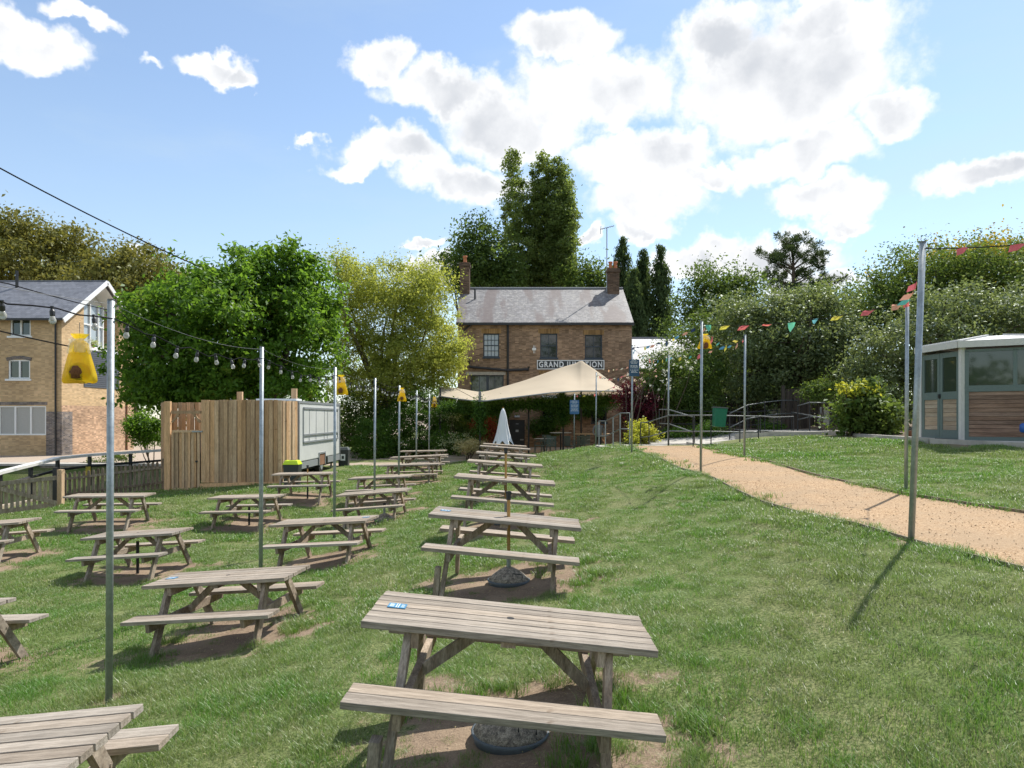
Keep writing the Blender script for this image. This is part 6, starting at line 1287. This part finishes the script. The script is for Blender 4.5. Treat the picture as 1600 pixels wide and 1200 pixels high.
def scatter(label, pts, scl, protos, seed):
    n = len(pts); me = bpy.data.meshes.new('grass_points'); me.vertices.add(n); me.vertices.foreach_set('co', np.asarray(pts, np.float32).ravel())
    rs = np.random.default_rng(seed); rot = np.stack([rs.normal(0,.05,n), rs.normal(0,.05,n), rs.uniform(0,6.28,n)], 1)
    a = me.attributes.new('rot', 'FLOAT_VECTOR', 'POINT'); a.data.foreach_set('vector', rot.astype(np.float32).ravel()); a = me.attributes.new('scl', 'FLOAT', 'POINT'); a.data.foreach_set('value', scl.astype(np.float32))
    a = me.attributes.new('pick', 'INT', 'POINT'); a.data.foreach_set('value', rs.integers(0, len(protos), n).astype(np.int32))
    col = bpy.data.collections.new('tufts'); [col.objects.link(p) for p in protos]
    o = bpy.data.objects.new('grass', me); S.collection.objects.link(o); tag(o, label, 'grass', kind='stuff')
    ng = bpy.data.node_groups.new('scatter', 'GeometryNodeTree'); ng.interface.new_socket('Geometry', in_out='INPUT', socket_type='NodeSocketGeometry'); ng.interface.new_socket('Geometry', in_out='OUTPUT', socket_type='NodeSocketGeometry')
    N = ng.nodes; Lk = ng.links; i = N.new('NodeGroupInput'); ou = N.new('NodeGroupOutput'); ip = N.new('GeometryNodeInstanceOnPoints'); ci = N.new('GeometryNodeCollectionInfo'); ci.inputs[0].default_value = col; ci.inputs[1].default_value = True; ci.inputs[2].default_value = True
    def na(nm, tp): q = N.new('GeometryNodeInputNamedAttribute'); q.data_type = tp; q.inputs[0].default_value = nm; return q.outputs[0]
    Lk.new(i.outputs[0], ip.inputs['Points']); Lk.new(ci.outputs[0], ip.inputs['Instance']); ip.inputs['Pick Instance'].default_value = True; Lk.new(na('pick', 'INT'), ip.inputs['Instance Index'])
    e2r = N.new('FunctionNodeEulerToRotation'); Lk.new(na('rot', 'FLOAT_VECTOR'), e2r.inputs[0]); Lk.new(e2r.outputs[0], ip.inputs['Rotation']); Lk.new(na('scl', 'FLOAT'), ip.inputs['Scale']); Lk.new(ip.outputs[0], ou.inputs[0])
    md = o.modifiers.new('scatter', 'NODES'); md.node_group = ng; return o
def lawn_points(y0, y1, dens, seed):
    rs = np.random.default_rng(seed); hw = y1*.8+1; A = (min(hw,15)+min(hw,14))*(y1-y0); n = int(A*dens); x = rs.uniform(-min(hw,15.2), min(hw,14), n); y = rs.uniform(y0, y1, n)
    k = (np.abs(x) < y*.80+1.2); x, y = x[k], y[k]
    ok = ~((x > pathx(PL, y)-.0) & (x < pathx(PR, y)+.02) & (y < 24)); ok &= ~((x > 9.5) & (y > 14.6)); ok &= ~((x > 5.5) & (y > 21.8+.0*x) & (x < 9.6)); ok &= ~((x > 7.6) & (y > 21.8)); ok &= (y < 29.7+.28*(x+4.5)) | (x > -1.2); ok &= ~((x < -6.9) & (y > 22.6) & (x > -11.6)); ok &= (y < 31.4) & ~((y > 22.4) & (x < -11.6))
    ok &= ~((y > 22.8) & (x > 3.6)) 
    x, y = x[ok], y[ok]; w = worn(x, y)+.25*(rs.random(len(x))-.5); l = lush(x, y); keep = (w < .5) | (rs.random(len(x)) < .10); x, y, l, w = x[keep], y[keep], l[keep], w[keep]
    ed = np.minimum(np.abs(x-pathx(PL, y)), np.abs(x-pathx(PR, y))); l = np.clip(l+.45*np.exp(-(ed/.12)**2), 0, 1.3)
    z = gz(x, y)+0.02*nz2(x, y, 2.2, 21); return np.stack([x, y, z-.004], 1), (.7+.5*l)*rs.uniform(.8, 1.2, len(x))*np.clip(1.25-w, .45, 1.1)
near = [tuft('tuft', 140+i*9, .26, .046, .0034, .85) for i in range(4)]; mid = [tuft('tuft', 130+i*7, .36, .046, .0062, .8) for i in range(3)]; far = [tuft('tuft', 110+i*7, .6, .055, .013, .7) for i in range(3)]
p, s = lawn_points(2.1, 7.5, 50, 1); scatter('short uneven lawn grass around the nearest tables', p, s, near, 1)
p, s = lawn_points(7.5, 15, 28, 2); scatter('lawn grass between the middle rows of tables', p, s, mid, 2)
p, s = lawn_points(15, 31.4, 12, 3); scatter('far lawn grass up to the hedge and terrace', p, s, far, 3)
# longer tufts, seed heads and litter where mowers miss
def long_tufts():
    rs = np.random.default_rng(5); pts = []; sc = []
    spots = [(.45,4.0),(.85,4.5),(.7,4.75),(-.6,4.95),(-.2,5.1),(.3,5.15),(-.8,3.9),(1.1,4.1),(1.05,3.7),(.95,8.6),(1.0,8.0),(.9,7.7),(-4.0,7.6),(-4.1,8.3),(-2.6,8.0),(-2.5,7.7),(-3.7,6.3),(-3.9,6.5)]
    for (x, y) in spots:
        for k in range(9): a = x+rs.normal(0,.13); b = y+rs.normal(0,.1); pts.append((a, b, g0(a, b))); sc.append(rs.uniform(.7,1.4))
    for tb in TABLES.values():
        for sx in (-.6, .6):
            for sy in (-.7, .7):
                for k in range(3): a = tb[0]+sx+rs.normal(0,.1); b = tb[1]+sy+rs.normal(0,.1); pts.append((a, b, g0(a, b))); sc.append(rs.uniform(.4,1.0))
    xs = pathx(PL, np.arange(2.5,22,.16)); ys = np.arange(2.5,22,.16)
    for a, b in zip(xs, ys): a = a-.05+rs.normal(0,.04); pts.append((a, b, g0(a, b)+.0)); sc.append(rs.uniform(.4,1.1))
    scatter('longer grass tufts beside table legs and path edge', np.array(pts), np.array(sc), [tuft('tuft', 60+i*5, .12, .085, .004, .7) for i in range(3)], 8)
long_tufts()
def litter():
    rs = np.random.default_rng(6); q = MB(); pts = []
    for k in range(900):
        y = rs.uniform(2.4, 14); x = rs.uniform(-y*.78, 3.6); pts.append((x, y))
    for tb in list(TABLES.values()):
        if tb[1] < 14:
            for k in range(60): pts.append((tb[0]+rs.normal(0,.6), tb[1]+rs.normal(0,.5)))
    for (x, y) in pts:
        z = g0(x, y)+rs.uniform(.008,.03); a = rs.uniform(0,6.28); s = rs.uniform(.004,.016); w = s*rs.uniform(.15,.6); u = (math.cos(a)*s, math.sin(a)*s); v = (-math.sin(a)*w, math.cos(a)*w); o = len(q.v); t = rs.normal(0,.004)
        q.v += [(x-u[0],y-u[1],z-t),(x+v[0],y+v[1],z+.003),(x+u[0],y+u[1],z+t),(x-v[0],y-v[1],z+.001)]; q.f.append((o,o+1,o+2,o+3))
    o = link('fallen_debris', q.mesh('fallen_debris', MATS['straw'])); tag(o, 'scattered dry leaf bits and wood chips on the lawn', 'debris', kind='stuff')
litter()
def path_debris():
    rs = np.random.default_rng(12); q = MB()
    for k in range(2600):
        y = 5+17*rs.random()**1.6; a, b = pathx(PL, y), pathx(PR, y); u = rs.random(); u = u if rs.random() < .45 else (rs.beta(.5, 3) if rs.random() < .5 else 1-rs.beta(.5, 3)); x = a+(b-a)*u; z = g0(x, y)+.012
        an = rs.uniform(0, 6.28); s = rs.uniform(.005, .013); w = s*rs.uniform(.3, .8); o = len(q.v); c, d = math.cos(an), math.sin(an)
        q.v += [(x-c*s,y-d*s,z-.004),(x-d*w,y+c*w,z-.003),(x+c*s,y+d*s,z-.004),(x+d*w,y-c*w,z-.003),(x,y,z+s*.5)]; q.f += [(o,o+4,o+1),(o+1,o+4,o+2),(o+2,o+4,o+3),(o+3,o+4,o)]
    o = part('loose_gravel', q, 'bonded_gravel'); tag(o, 'loose stones and bits lying on the gravel path', 'gravel', kind='stuff')
path_debris()
